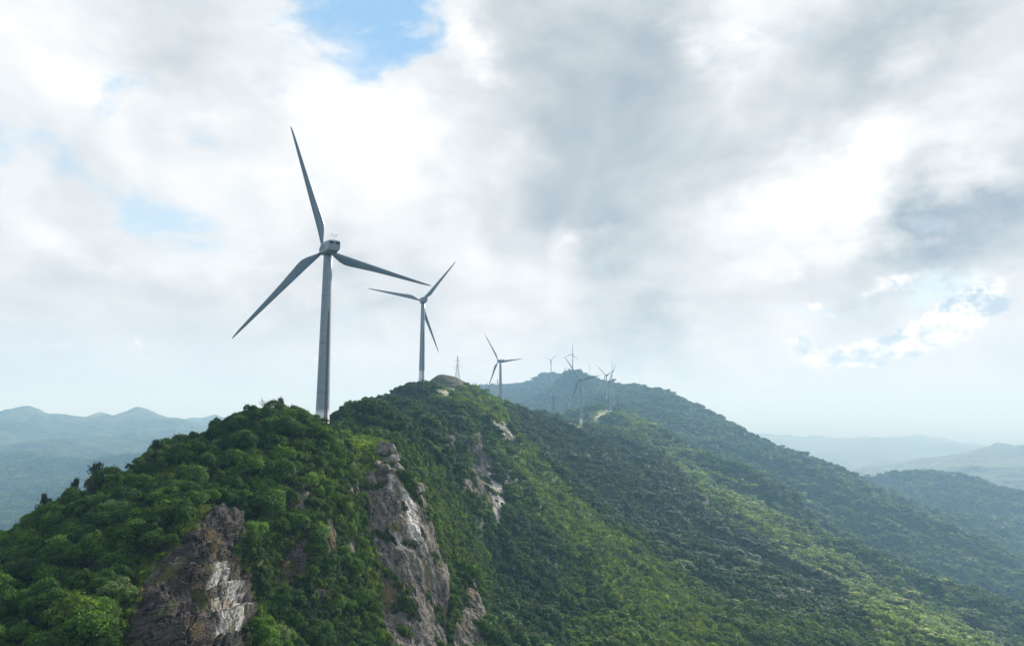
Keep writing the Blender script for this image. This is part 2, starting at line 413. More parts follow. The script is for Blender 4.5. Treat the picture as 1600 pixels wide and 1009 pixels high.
def relief(x, y, base):
    r = np.hypot(x, y)
    z = 0.0
    for lam, amp in ((14, .05), (34, .045), (85, .06), (210, .06), (520, .085), (1300, .05)):
        wgt = sstep(r, 2.6 * lam, 5.5 * lam)
        n = (ridged(x / lam + 3.3, y / lam + 8.8, 0.0, 2) - 0.86) * 2.2
        z = z + amp * lam * wgt * n
    t_, s_ = x * 0.30 + y * 0.954, x * 0.954 - y * 0.30
    t_ = t_ + 45 * fbm(x / 260, y / 260, 3.3, 3)
    sp = (ridged(t_ / 185, s_ / 900, 5.5, 3) - .82) * 2.2
    z = z + 46 * sp * sstep(x - y * .10, 60, 320) * sstep(r, 620, 1000) * (1 - sstep(r, 2600, 4200)) * sstep(-base, 0, 110)
    sp2 = (ridged(t_ / 60, s_ / 380, 9.5, 2) - .80) * 2.0
    z = z + 11 * sp2 * sstep(x, 30, 150) * sstep(r, 260, 520) * (1 - sstep(r, 1500, 2500)) * sstep(-base, 10, 80)
    far = sstep(r, 9000, 20000)
    return z * (1 - far)

# polar tessellation, fine near and where the view goes
RR = np.concatenate([np.arange(4, 56, 3.0), np.arange(56, 120, 0.40), np.arange(120, 182, 0.5), np.arange(182, 260, 0.9), np.geomspace(260, 700, 330)[:-1], np.geomspace(700, 4200, 290)[:-1], np.geomspace(4200, 80000, 90)])
AZ = np.radians(np.concatenate([np.arange(-180, -44, 4.0), np.arange(-44, 42.0, 0.115), np.arange(42.0, 180, 4.0)]))
NR, NA = len(RR), len(AZ)
gx = RR[:, None] * np.sin(AZ)[None]; gy = RR[:, None] * np.cos(AZ)[None]
gz = base_z(gx, gy); gz = gz + relief(gx, gy, gz)
# level the stands
for b in TB:
    d = np.hypot(gx - b[0], gy - b[1])
    rb = np.hypot(b[0], b[1])
    k_ = 1 - sstep(d, 5, 13 + 0.03 * rb)
    gz = gz * (1 - k_) + b[2] * k_

def ground(x, y):
    """height and grid coordinates of the terrain at world x, y"""
    x = np.asarray(x, float); y = np.asarray(y, float)
    r = np.clip(np.hypot(x, y), RR[0], RR[-1] - 1e-3); a = np.clip(np.arctan2(x, y), AZ[0], AZ[-1])
    i = np.clip(np.searchsorted(RR, r, 'right') - 1, 0, NR - 2)
    j = np.clip(np.searchsorted(AZ, a, 'right') - 1, 0, NA - 2)
    s = (r - RR[i]) / (RR[i + 1] - RR[i]); t = np.clip((a - AZ[j]) / (AZ[j + 1] - AZ[j]), 0, 1)
    return i, j, s, t
def gsample(F_, x, y):
    i, j, s, t = ground(x, y)
    return (F_[i, j] * (1 - s) * (1 - t) + F_[i + 1, j] * s * (1 - t) + F_[i, j + 1] * (1 - s) * t + F_[i + 1, j + 1] * s * t)

# ------------------------------------------------------------------ ground cover map
gu, gv = project(gx, gy, gz)
front = gy > 20
def inpoly(u, v, poly):
    n = len(poly); r = np.zeros(u.shape, bool); j = n - 1
    for i in range(n):
        xi, yi = poly[i]; xj, yj = poly[j]
        c = ((yi > v) != (yj > v)) & (u < (xj - xi) * (v - yi) / (yj - yi + 1e-9) + xi)
        r ^= c; j = i
    return r
ROCK = [  # polygon, Ymin, Ymax
 ([(384, 775), (338, 792), (300, 828), (252, 876), (216, 925), (186, 1030), (372, 1030), (394, 960), (394, 900), (374, 876), (366, 850), (384, 815)], 55, 112),
 ([(453, 797), (483, 744), (492, 760), (474, 809)], 100, 150), ([(499, 830), (526, 797), (524, 862), (505, 870)], 100, 150), ([(434, 886), (483, 833), (479, 886), (445, 918)], 90, 140),
 ([(534, 866), (560, 825), (552, 874)], 100, 150), ([(548, 716), (560, 762), (552, 784)], 120, 175), ([(481, 910), (506, 922), (505, 960)], 90, 140),
 ([(574, 738), (600, 718), (627, 736), (649, 752), (663, 770), (666, 795), (662, 803), (678, 843), (686, 876), (700, 900), (700, 957), (694, 1030), (611, 1030), (591, 965), (595, 924), (589, 876), (576, 827), (572, 795), (560, 762)], 110, 182),
 ([(598, 697), (622, 697), (628, 712), (620, 730), (604, 722)], 150, 190),
 ([(735, 687), (757, 683), (763, 734), (783, 760), (793, 795), (775, 821), (759, 784), (745, 784), (722, 762), (735, 742)], 240, 480),
 ([(763, 665), (785, 659), (803, 681), (789, 688)], 300, 520), ([(751, 647), (769, 643), (767, 659)], 300, 520), ([(690, 685), (718, 671), (704, 715)], 240, 400), ([(773, 716), (795, 750), (791, 776)], 250, 480),
 ([(724, 878), (737, 890), (759, 953), (763, 1030), (702, 1030), (722, 945)], 140, 200), ([(704, 806), (714, 820), (708, 850)], 150, 260), ([(690, 760), (700, 770), (694, 800)], 150, 260),
]
PALE = [([(621, 752), (637, 764), (646, 782), (654, 819), (664, 868), (652, 856), (638, 822), (625, 782)], 130, 180), ([(604, 742), (612, 745), (612, 776), (605, 770)], 130, 180), ([(616, 822), (628, 830), (630, 862), (622, 866)], 130, 180),
        ([(763, 665), (785, 659), (803, 681), (789, 688)], 300, 520), ([(760, 735), (783, 760), (793, 795), (775, 821)], 240, 480), ([(330, 880), (378, 930), (376, 985), (340, 1000), (325, 940)], 55, 112)]
GRASS = [([(538, 690), (556, 676), (612, 684), (632, 703), (604, 724), (585, 741), (562, 746), (546, 715)], 150, 215, .12),
 ([(686, 606), (720, 604), (748, 604), (768, 615), (788, 635), (800, 664), (775, 662), (750, 652), (735, 640), (722, 628), (705, 624), (690, 622)], 400, 620, .3),
 ([(793, 676), (835, 700), (875, 745), (935, 800), (1010, 862), (1090, 925), (1170, 990), (1180, 1030), (1030, 1030), (960, 935), (900, 860), (850, 806), (812, 740)], 200, 520),
 ([(918, 646), (938, 636), (958, 640), (955, 648), (940, 656), (930, 664), (922, 662)], 1000, 1300, .15), ([(870, 664), (905, 664), (940, 666), (900, 672), (875, 670)], 700, 900, .15),
 ([(290, 870), (235, 930), (180, 1010), (160, 1010), (200, 940), (270, 850)], 60, 100)]
SUN_AND_BAMBOO = [([(1035, 685), (1100, 716), (1160, 754), (1215, 800), (1300, 858), (1390, 915), (1430, 950), (1380, 962), (1300, 925), (1210, 865), (1110, 790), (1045, 725)], 600, 1150),  # sunlight through cloud gaps, put into the tree tint
 ([(1310, 912), (1380, 922), (1450, 942), (1540, 992), (1560, 1030), (1390, 1030), (1350, 962)], 350, 640), ([(965, 640), (1000, 650), (1040, 690), (1010, 690), (980, 665)], 900, 1250)]  # bamboo is its own brighter green; the knoll flank is sun put into tint
SHADE_TINT = [([(800, 636), (850, 650), (930, 672), (1010, 700), (1090, 755), (1200, 840), (1300, 905), (1400, 975), (1500, 1040), (1330, 1040), (1200, 990), (1100, 915), (1000, 845), (920, 780), (860, 725), (815, 680)], 380, 1000, .7),  # cloud shadow on the long slope, painted as darker tree tint
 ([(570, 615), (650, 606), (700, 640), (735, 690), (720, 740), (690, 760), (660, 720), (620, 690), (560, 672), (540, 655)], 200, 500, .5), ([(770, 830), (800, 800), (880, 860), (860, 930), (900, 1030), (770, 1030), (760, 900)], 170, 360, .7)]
EARTH = [([(662, 601), (674, 591), (693, 587), (708, 589), (720, 595), (732, 606), (712, 609), (684, 606)], 490, 580),
 ([(862, 661), (876, 656), (892, 652), (902, 660), (897, 665), (870, 664)], 780, 910), ([(903, 661), (925, 663), (925, 666), (903, 665)], 760, 910)]
ROAD = [([(684, 608), (694, 609.5), (702, 613), (702, 623), (694, 623), (695, 616), (684, 612)], 420, 500),
 ([(927, 661), (931, 651), (944, 644.5), (952, 642.5), (954, 646), (943, 648.5), (936, 653), (931.5, 661)], 1000, 1200)]
jn = sstep(gy, 60, 400) * -0.6 + 1
ju = gu + (fbm(gx / 4.0, gy / 4.0, gz / 4.0, 3) * 9) * jn * np.clip(160 / np.maximum(gy, 60), .25, 1.4)
big_j = np.clip(gy / 250, 0.3, 1.3)
ja = 16 * big_j * fbm(gx / 22, gy / 22 + 40, 0.0, 4); jb = 16 * big_j * fbm(gx / 22 + 70, gy / 22, 0.0, 4)
jv = gv + (fbm(gx / 4.0 + 31, gy / 4.0, gz / 4.0 - 20, 3) * 9) * jn * np.clip(160 / np.maximum(gy, 60), .25, 1.4)
def cover(polys, amount=1.0):
    m = np.zeros(gx.shape, np.float32)
    for poly, y0, y1, *am in polys:
        q = am[0] if am else amount
        fine_ = min(1.0, q * 2)
        U = gu + (ju - gu) * fine_ + ja * q; V = gv + (jv - gv) * fine_ + jb * q
        m[inpoly(U, V, poly) & (gy > y0) & (gy < y1) & front] = 1.0
    return m
def soften(m, n=1):
    for _ in range(n):
        q = m.copy()
        q[1:-1, 1:-1] = (m[1:-1, 1:-1] * 2 + m[:-2, 1:-1] + m[2:, 1:-1] + m[1:-1, :-2] + m[1:-1, 2:]) / 6
        m = q
    return m
rock = soften(cover(ROCK, .35), 2)
pale = soften(cover(PALE, .25), 2)
grass = soften(cover(GRASS), 2)
grass = grass * np.where(gy > 200, sstep(fbm(gx / 14 + 5, gy / 14, 0.0, 4), -0.75, -0.05), 1.0).astype(np.float32)
light = soften(cover(SUN_AND_BAMBOO), 3)
shade_mask = soften(cover(SHADE_TINT), 3)
earth = soften(cover(EARTH, .12), 2)
road = soften(cover(ROAD, 0.0), 1)
# tufts of green on the ledges of the rock
ledge = sstep(fbm(gx / 5.0, gy / 5.0 + 5, gz / 7.0, 4), 0.22, 0.42) * (0.35 + 0.65 * sstep(gy, 112, 125))
rock = rock * (1 - ledge * 0.9)

# rock relief pushed along the surface normal: dipping beds, cracks and blocks
def normals(X, Y_, Z):
    P = np.stack([X, Y_, Z], -1)
    du = np.gradient(P, axis=0); dv = np.gradient(P, axis=1)
    n = np.cross(dv, du)
    n /= np.linalg.norm(n, axis=-1)[..., None] + 1e-12
    n[n[..., 2] < 0] *= -1
    return n
nrm = normals(gx, gy, gz)
slope = np.arccos(np.clip(nrm[..., 2], -1, 1))
sel = rock > 0.01
mx, my, mz = gx[sel], gy[sel], gz[sel]
bed = (-0.62 * mx + 0.25 * my + 0.70 * mz)
wob = fbm(mx / 9, my / 9, mz / 9, 3)
s1 = np.mod(bed / 3.1 + 0.35 * wob, 1.0); s2 = np.mod(bed / 1.05 + 0.4 * fbm(mx / 4, my / 4, mz / 4, 2), 1.0)
blk = np.abs(perlin(mx / 3.2, my / 3.2, mz / 6.0))
rel = -1.0 + 1.9 * (np.minimum(s1 * 1.25, (1 - s1) * 7)) + 0.5 * np.minimum(s2 * 1.3, (1 - s2) * 5) + 0.5 * (ridged(mx / 9, my / 9, mz / 14, 4) - .6) - 0.7 * np.exp(-(blk / 0.04) ** 2) + 0.2 * wob
rel = rel * np.clip(1.0 - (my - 200) / 500, 0.8, 1)
flute = -.2 + 1.0 * (ridged(mx / 5, my / 5, mz / 26, 4) - .6) * 2.2 + 0.5 * (ridged(mx / 1.6, my / 1.6, mz / 9, 3) - .6) * 2 + .25 * np.minimum(s1 * 1.25, (1 - s1) * 6)
wl_ = sstep(my, 112, 122)
rel = rel * (1 - wl_) + flute * wl_
amt = rock[sel] * rel
for k_, G in enumerate((gx, gy, gz)):
    G[sel] += nrm[sel][:, k_] * amt
nrm2 = normals(gx, gy, gz)
print('terrain', gx.shape, gx.size)

# ------------------------------------------------------------------ mesh helpers
def tag(o, label=None, cat=None, group=None, kind=None):
    if label: o['label'] = label
    if cat: o['category'] = cat
    if group: o['group'] = group
    if kind: o['kind'] = kind
    return o

def mesh_np(name, V, faces, mat=None, smooth=True, mats=None, midx=None):
    """V (n,3); faces (m,k) array of equal-size faces"""
    me = bpy.data.meshes.new(name)
    faces = np.asarray(faces, np.int32); V = np.asarray(V, np.float32)
    m, k = faces.shape
    me.vertices.add(len(V)); me.vertices.foreach_set('co', V.ravel())
    me.loops.add(m * k); me.loops.foreach_set('vertex_index', faces.ravel())
    me.polygons.add(m)
    me.polygons.foreach_set('loop_start', np.arange(0, m * k, k, dtype=np.int32))
    me.polygons.foreach_set('use_smooth', np.full(m, smooth))
    if mats:
        for q in mats: me.materials.append(q)
        if midx is not None: me.polygons.foreach_set('material_index', np.asarray(midx, np.int32))
    elif mat: me.materials.append(mat)
    me.update(calc_edges=True)
    return me

class MB:
    """collects vertices and faces of mixed size for one mesh"""
    def __init__(s): s.v = []; s.f = []
    def add(s, vs, fs):
        o = len(s.v); s.v += [tuple(q) for q in vs]; s.f += [tuple(i + o for i in q) for q in fs]
    def box(s, c, d, rot=None):
        c = Vector(c); R = rot or Matrix.Identity(3)
        vs = [c + R @ Vector((a * d[0] / 2, b * d[1] / 2, e * d[2] / 2)) for a in (-1, 1) for b in (-1, 1) for e in (-1, 1)]
        s.add(vs, [(0, 1, 3, 2), (4, 6, 7, 5), (0, 4, 5, 1), (2, 3, 7, 6), (0, 2, 6, 4), (1, 5, 7, 3)])
    def loft(s, rings, cap=True):
        n = len(rings[0]); vs = [p for r in rings for p in r]; fs = []
        for i in range(len(rings) - 1):
            for j in range(n):
                a, b = i * n + j, i * n + (j + 1) % n
                fs.append((a, b, b + n, a + n))
        if cap:
            fs.append(tuple(range(n))[::-1]); fs.append(tuple(range((len(rings) - 1) * n, len(rings) * n)))
        s.add(vs, fs)
    def tube(s, p, q, r0, r1=None, n=6):
        p, q = Vector(p), Vector(q); r1 = r0 if r1 is None else r1
        d = (q - p).normalized(); a = d.orthogonal().normalized(); b = d.cross(a)
        ring = lambda c, r: [c + (a * math.cos(2 * math.pi * i / n) + b * math.sin(2 * math.pi * i / n)) * r for i in range(n)]
        s.loft([ring(p, r0), ring(q, r1)])
    def build(s, name, mat, parent=None, smooth=False, link=True):
        me = bpy.data.meshes.new(name); me.from_pydata(s.v, [], s.f)
        if smooth: me.polygons.foreach_set('use_smooth', [True] * len(me.polygons))
        me.materials.append(mat); me.update()
        o = bpy.data.objects.new(name, me)
        if link: COL.objects.link(o)
        if parent: o.parent = parent
        return o
def empty(name, loc, rz=0.0):
    o = bpy.data.objects.new(name, None); COL.objects.link(o)
    o.location = loc; o.rotation_euler = (0, 0, rz); o.empty_display_size = 0.5
    return o
def copy_tree(o, parent=None):
    c = o.copy(); COL.objects.link(c)
    if parent: c.parent = parent
    for ch in list(o.children): copy_tree(ch, c)
    return c

# ------------------------------------------------------------------ materials
def material(name):
    m = bpy.data.materials.new(name); m.use_nodes = True
    k = NT(m.node_tree)
    p = m.node_tree.nodes['Principled BSDF']
    return m, k, p

def mat_plain(name, col, rough=0.6, var=0.12, scale=2.0, metal=0.0):
    m, k, p = material(name)
    tc = k.new('ShaderNodeTexCoord')
    n = k.noise(tc.outputs['Object'], scale, 5, 0.6)
    c = k.mix(k.ss(n, 0.3, 0.7), tuple(q * (1 - var) for q in col), tuple(min(1, q * (1 + var)) for q in col))
    k.put(p.inputs['Base Color'], c); p.inputs['Roughness'].default_value = rough; p.inputs['Metallic'].default_value = metal
    return m

def mat_foliage(name, trans=0.28):
    m, k, p = material(name)
    tint = k.attr('tint', 'INSTANCER', 'Color')
    leaf = k.attr('leaf', 'GEOMETRY', 'Fac')
    geo = k.new('ShaderNodeNewGeometry')
    n = k.noise(geo.outputs['Position'], 0.9, 2, 0.5)
    f = k.m('MULTIPLY', k.m('MULTIPLY_ADD', leaf, 1.25, 0.38), k.m('MULTIPLY_ADD', n, 0.7, 0.65))
    c = k.v('SCALE', tint, f)
    c = k.mix(k.ss(leaf, 0.80, 1.0), c, k.v('MULTIPLY', c, (1.9, 1.45, 0.9)))
    k.put(p.inputs['Base Color'], c)
    p.inputs['Roughness'].default_value = 0.65
    p.inputs['Specular IOR Level'].default_value = 0.14
    tr = k.new('ShaderNodeBsdfTranslucent')
    k.put(tr.inputs['Color'], k.v('MULTIPLY', c, (1.5, 1.5, 0.7)))
    mx_ = k.new('ShaderNodeMixShader'); mx_.inputs[0].default_value = trans
    k.l.new(p.outputs[0], mx_.inputs[1]); k.l.new(tr.outputs[0], mx_.inputs[2])
    k.l.new(mx_.outputs[0], m.node_tree.nodes['Material Output'].inputs['Surface'])
    return m

def rock_color(k, pos):
    """dark purplish schist with paler faces, stains and moss"""
    wv = k.noise(k.v('SCALE', pos, 0.12), 1.0, 3, 0.5, col=True)
    wp = k.v('ADD', pos, k.v('SCALE', k.v('SUBTRACT', wv, (.5, .5, .5)), 5.0))
    # bed direction: coordinates stretched along the dip
    rot = k.new('ShaderNodeMapping'); k.put(rot.inputs[0], wp)
    rot.inputs['Rotation'].default_value = (math.radians(10), math.radians(28), 0)
    rot.inputs['Scale'].default_value = (0.10, 0.10, 0.9)
    beds = k.noise(rot.outputs[0], 1.0, 8, 0.62)
    stv = k.v('MULTIPLY', wp, (0.75, 0.75, 0.06))
    streak = k.noise(stv, 1.0, 6, 0.6)
    big = k.noise(k.v('SCALE', pos, 0.07), 1.0, 4, 0.55)
    fine = k.noise(k.v('SCALE', pos, 1.6), 1.0, 7, 0.65)
    c = k.ramp(beds, [(0.30, (.022, .018, .018)), (0.45, (.064, .053, .053)), (0.58, (.125, .106, .102)), (0.72, (.21, .185, .175))])
    c = k.mix(k.ss(big, 0.42, 0.62, 0.0, 0.6), c, (.125, .105, .090))
    c = k.mix(k.ss(fine, 0.50, 0.75, 0.0, 0.6), c, (.035, .028, .026))
    oy_ = k.xyz(pos)[1]
    c = k.mix(k.ss(oy_, 112, 124, 0.0, 0.68), c, k.ramp(k.m('MULTIPLY_ADD', streak, .6, k.m('MULTIPLY', big, .4)), [(0.34, (.060, .050, .046)), (0.47, (.215, .185, .160)), (0.60, (.44, .395, .35))]))
    ckv = k.new('ShaderNodeMapping'); k.put(ckv.inputs[0], wp)
    ckv.inputs['Rotation'].default_value = (math.radians(14), math.radians(34), 0); ckv.inputs['Scale'].default_value = (0.16, 0.16, 0.85)
    ck = k.noise(ckv.outputs[0], 1.0, 3, 0.55)
    ck2 = k.noise(k.v('MULTIPLY', wp, (.42, .42, .05)), 1.0, 3, 0.55)
    crack = k.ss(k.m('ABSOLUTE', k.m('SUBTRACT', k.m('ADD', k.m('MULTIPLY', ck, k.ss(oy_, 112, 124, 1.0, 0.0)), k.m('MULTIPLY', ck2, k.ss(oy_, 112, 124))), 0.5)), 0.0, 0.018, 1.0, 0.0)
    c = k.mix(k.m('MULTIPLY', crack, .8), c, (.016, .013, .013))
    grit = k.noise(k.v('SCALE', pos, 5.0), 1.0, 5, 0.7)
    c = k.mix(1.0, c, k.ramp(grit, [(0.30, (.45, .45, .45)), (0.50, (.78, .79, .78)), (0.70, (1.4, 1.4, 1.36))]), 'MULTIPLY')
    # pale, freshly broken face
    pl = k.attr('pale')
    pf = k.m('MULTIPLY', pl, k.ss(k.m('MULTIPLY_ADD', streak, 0.7, k.m('MULTIPLY', fine, 0.3)), 0.37, 0.53))
    c = k.mix(pf, c, k.ramp(fine, [(0.3, (.50, .46, .42)), (0.7, (.85, .82, .78))]))
    c = k.mix(k.ss(streak, 0.60, 0.72, 0.0, 0.55), c, (.40, .36, .32))
    c = k.mix(k.ss(streak, 0.28, 0.42, 0.75, 0.0), c, (.030, .026, .025))
    # ochre and green stains
    och = k.noise(k.v('MULTIPLY', k.v('ADD', wp, (40, 3, 9)), (.22, .22, .05)), 1.0, 5, 0.6)
    c = k.mix(k.ss(och, 0.53, 0.68, 0.0, 0.75), c, (.22, .155, .05))
    ms = k.noise(k.v('MULTIPLY', k.v('ADD', wp, (4, 33, 19)), (.4, .4, .13)), 1.0, 6, 0.65)
    c = k.mix(k.ss(ms, 0.55, 0.66, 0.0, 0.85), c, k.mix(fine, (.035, .06, .012), (.13, .15, .035)))
    h = k.m('ADD', k.m('ADD', k.m('MULTIPLY', beds, 1.6), k.m('MULTIPLY', fine, 0.9)), k.m('MULTIPLY', crack, -0.6))
    return c, h

def mat_ground():
    m, k, p = material('hillside ground')
    geo = k.new('ShaderNodeNewGeometry'); pos = geo.outputs['Position']
    d = k.v('LENGTH', pos)
    n1 = k.noise(k.v('SCALE', pos, 0.35), 1.0, 6, 0.6)
    n2 = k.noise(k.v('SCALE', pos, 0.02), 1.0, 8, 0.62)
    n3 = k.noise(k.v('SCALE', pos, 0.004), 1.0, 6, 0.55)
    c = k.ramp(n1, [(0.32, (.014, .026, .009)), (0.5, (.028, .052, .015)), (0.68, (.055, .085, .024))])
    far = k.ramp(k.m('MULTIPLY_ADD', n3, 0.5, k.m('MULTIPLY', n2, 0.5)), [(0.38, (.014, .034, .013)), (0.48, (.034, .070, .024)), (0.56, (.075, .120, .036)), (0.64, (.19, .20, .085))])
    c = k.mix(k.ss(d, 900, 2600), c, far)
    g = k.attr('grass')
    gc = k.ramp(n1, [(0.30, (.045, .095, .016)), (0.5, (.090, .160, .024)), (0.7, (.17, .21, .045))])
    gc = k.mix(k.ss(d, 212, 232), k.ramp(n1, [(0.30, (.09, .15, .022)), (0.5, (.16, .23, .034)), (0.7, (.24, .27, .06))]), gc)
    c = k.mix(g, c, gc)
    e = k.m('MULTIPLY', k.attr('earth'), k.ss(n1, 0.38, 0.62, 0.10, 0.65))
    c = k.mix(e, c, k.ramp(n2, [(0.3, (.070, .050, .038)), (0.7, (.135, .088, .064))]))
    c = k.mix(k.m('MULTIPLY', k.attr('road'), 1.0), c, k.ramp(n1, [(0.3, (.36, .31, .23)), (0.7, (.55, .49, .38))]))
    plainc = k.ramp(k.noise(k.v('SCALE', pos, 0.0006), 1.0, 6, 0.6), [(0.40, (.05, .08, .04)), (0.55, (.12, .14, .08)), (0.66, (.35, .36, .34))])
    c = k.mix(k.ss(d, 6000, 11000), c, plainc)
    rc, rh = rock_color(k, pos)
    r = k.attr('rock')
    c = k.mix(r, c, rc)
    k.put(p.inputs['Base Color'], c)
    p.inputs['Roughness'].default_value = 0.9; p.inputs['Specular IOR Level'].default_value = 0.2
    b1 = k.new('ShaderNodeBump'); b1.inputs['Strength'].default_value = 1.0
    k.put(b1.inputs['Height'], k.m('MULTIPLY', rh, r)); b1.inputs['Distance'].default_value = 0.8
    b2 = k.new('ShaderNodeBump')
    k.put(b2.inputs['Strength'], k.ss(d, 1500, 3000, 0.0, 0.8)); b2.inputs['Distance'].default_value = 70.0
    k.put(b2.inputs['Height'], n2); k.l.new(b1.outputs[0], b2.inputs['Normal'])
    k.l.new(b2.outputs[0], p.inputs['Normal'])
    return m

M_GROUND = mat_ground()
M_LEAF = mat_foliage('evergreen leaves', 0.30)
M_GRASS = mat_foliage('grass and fern', 0.38)
M_BARK = mat_plain('bark', (.07, .055, .042), 0.9, 0.35, 3.0)
M_DEAD = mat_plain('dead wood', (.16, .14, .125), 0.9, 0.3, 3.0)

# ------------------------------------------------------------------ terrain meshes
def terrain_part(name, fm):
    ii, jj = np.nonzero(fm)
    quad = np.stack([ii * NA + jj, (ii + 1) * NA + jj, (ii + 1) * NA + jj + 1, ii * NA + jj + 1], 1)
    used, inv = np.unique(quad.ravel(), return_inverse=True)
    V = np.stack([gx.ravel()[used], gy.ravel()[used], gz.ravel()[used]], 1)
    me = mesh_np(name, V, inv.reshape(-1, 4)[:, ::-1], M_GROUND, name != 'rock_face')
    for nm, arr in (('rock', rock), ('pale', pale), ('grass', grass), ('earth', earth), ('road', road)):
        a_ = arr.ravel()[used]
        if a_.max() > 0.01:
            at = me.attributes.new(nm, 'FLOAT', 'POINT'); at.data.foreach_set('value', a_.astype(np.float32))
    if name != 'rock_face': me.normals_split_custom_set_from_vertices(nrm2.reshape(-1, 3)[used])
    o = bpy.data.objects.new(name, me); COL.objects.link(o)
    o['kind'] = 'structure'
    return o
fr = np.broadcast_to(((RR[:-1] + RR[1:]) / 2)[:, None], (NR - 1, NA - 1))
avg = lambda a: (a[:-1, :-1] + a[1:, :-1] + a[:-1, 1:] + a[1:, 1:]) / 4
f_rock = avg(rock) > 0.45
f_road = (avg(road) > 0.5) & ~f_rock
f_near = (fr < 1420) & ~f_rock & ~f_road
f_far = (fr >= 1420) & (fr < 9000)
terrain_part('rock_face', f_rock)
terrain_part('dirt_road', f_road)
terrain_part('mountainside', f_near)
terrain_part('distant_hills', f_far)
terrain_part('plain', fr >= 9000)

# ------------------------------------------------------------------ plants
def leaf_quads(C, N, size, aspect, rng, curl=0.0):
    """diamond leaves at C facing N"""
    n = len(C)
    t = rng.normal(size=(n, 3)); t -= (t * N).sum(1)[:, None] * N; t /= np.linalg.norm(t, axis=1)[:, None] + 1e-9
    b = np.cross(N, t)
    s = size * rng.uniform(0.65, 1.35, n)[:, None]
    V = np.stack([C - t * s * .55, C + b * s * .5 * aspect - N * s * curl, C + t * s * .55, C - b * s * .5 * aspect - N * s * curl], 1)
    return V.reshape(-1, 3), np.arange(n * 4).reshape(n, 4)

def crown_mesh(name, seed, nleaf, size, lobes, flat=0.8, spread=0.62, lr=(.16, .36), mat=None):
    """uneven dome of leaf clumps around the origin, radius about 1"""
    rng = np.random.default_rng(seed)
    cen = []; rad = []
    for i in range(lobes):
        a = rng.uniform(0, 2 * math.pi); q = math.sqrt(rng.uniform(0, 1)) * spread
        h = (1 - (q / 1.0) ** 2) * flat * rng.uniform(0.25, 1.0) - 0.12
        cen.append((q * math.cos(a), q * math.sin(a), h)); rad.append(rng.uniform(*lr))
    cen = np.array(cen); rad = np.array(rad); cen[:, 0] *= rng.uniform(.8, 1.15); cen += rng.normal(size=cen.shape) * .06
    w_ = rad ** 2 / (rad ** 2).sum()
    k_ = rng.choice(lobes, nleaf * 2, p=w_)
    d = rng.normal(size=(nleaf * 2, 3)); d /= np.linalg.norm(d, axis=1)[:, None]
    d[:, 2] = np.where(d[:, 2] < -0.35, -d[:, 2], d[:, 2])
    P = cen[k_] + d * (rad[k_] * rng.uniform(0.72, 1.08, nleaf * 2))[:, None]
    D = np.linalg.norm(P[:, None] - cen[None], axis=2) / rad[None]
    D[np.arange(len(P)), k_] = 9
    keep = D.min(1) > 0.80
    P = P[keep][:nleaf]; d = d[keep][:nleaf]; k_ = k_[keep][:nleaf]
    st_ = rng.uniform(size=len(P)) < 0.10
    P = P + np.where(st_[:, None], d * rad[k_][:, None] * rng.uniform(.05, .45, len(P))[:, None], 0)
    N = d + rng.normal(size=d.shape) * 0.55 + np.array((0, 0, 0.35)); N /= np.linalg.norm(N, axis=1)[:, None]
    V, Fc = leaf_quads(P, N, size, 0.75, rng, 0.12)
    me = mesh_np(name, V, Fc, mat or M_LEAF, False)
    lv = np.clip(rng.uniform(0, 0.75, len(P)) + rng.uniform(-0.1, 0.25, lobes)[k_], 0, 1)
    at = me.attributes.new('leaf', 'FLOAT', 'FACE'); at.data.foreach_set('value', lv.astype(np.float32))
    return me

def tuft_mesh(name, seed, n, h=1.0, mat=None, width=0.09):
    """clump of arching blades"""
    rng = np.random.default_rng(seed)
    V = []; Fc = []; lv = []
    for i in range(n):
        a = rng.uniform(0, 6.283); r0 = 0.5 * math.sqrt(rng.uniform()); le = h * rng.uniform(.5, 1.1); out = rng.uniform(.15, .8)
        bx, by = r0 * math.cos(rng.uniform(0, 6.283)), r0 * math.sin(rng.uniform(0, 6.283))
        dx, dy = math.cos(a), math.sin(a); w_ = width * rng.uniform(.6, 1.4)
        o = len(V)
        for t, ww in ((0, .7), (.55, 1.0)):
            x, y, z = bx + dx * out * le * t ** 1.6, by + dy * out * le * t ** 1.6, le * (t - .35 * out * t * t) - .1
            V += [(x - dy * w_ * ww / 2, y + dx * w_ * ww / 2, z), (x + dy * w_ * ww / 2, y - dx * w_ * ww / 2, z)]
        V.append((bx + dx * out * le, by + dy * out * le, le * (1 - .42 * out) - .1)); V.append((bx + dx * out * le + .01, by + dy * out * le, le * (1 - .42 * out) - .1))
        Fc += [(o, o + 1, o + 3, o + 2), (o + 2, o + 3, o + 5, o + 4)]; q = rng.uniform(); lv += [q, q]
    me = mesh_np(name, V, Fc, mat or M_GRASS, False)
    at = me.attributes.new('leaf', 'FLOAT', 'FACE'); at.data.foreach_set('value', np.array(lv, np.float32))
    return me

CROWN_HI = [crown_mesh('crown', 100 + i, 4200, 0.098, 22 + 4 * i, 0.80 + 0.08 * i, (.62, .70, .66, .74, .6)[i], lr=((.18, .40), (.14, .30), (.16, .34), (.12, .27), (.2, .42))[i]) for i in range(5)]
CROWN_MID = [crown_mesh('crown', 200 + i, 800, 0.19, 15 + 2 * i, 0.8 + 0.08 * i, .68) for i in range(4)]
CROWN_LO = [crown_mesh('crown', 300 + i, 260, 0.30, 12 + i, 0.75 + 0.10 * i, .68) for i in range(4)]
TUFT = [tuft_mesh('blades', 400 + i, 60, 1.0) for i in range(3)]
FERN = [crown_mesh('leaves', 500 + i, 420, 0.17, 9, 0.55, 0.7, mat=M_GRASS) for i in range(3)]

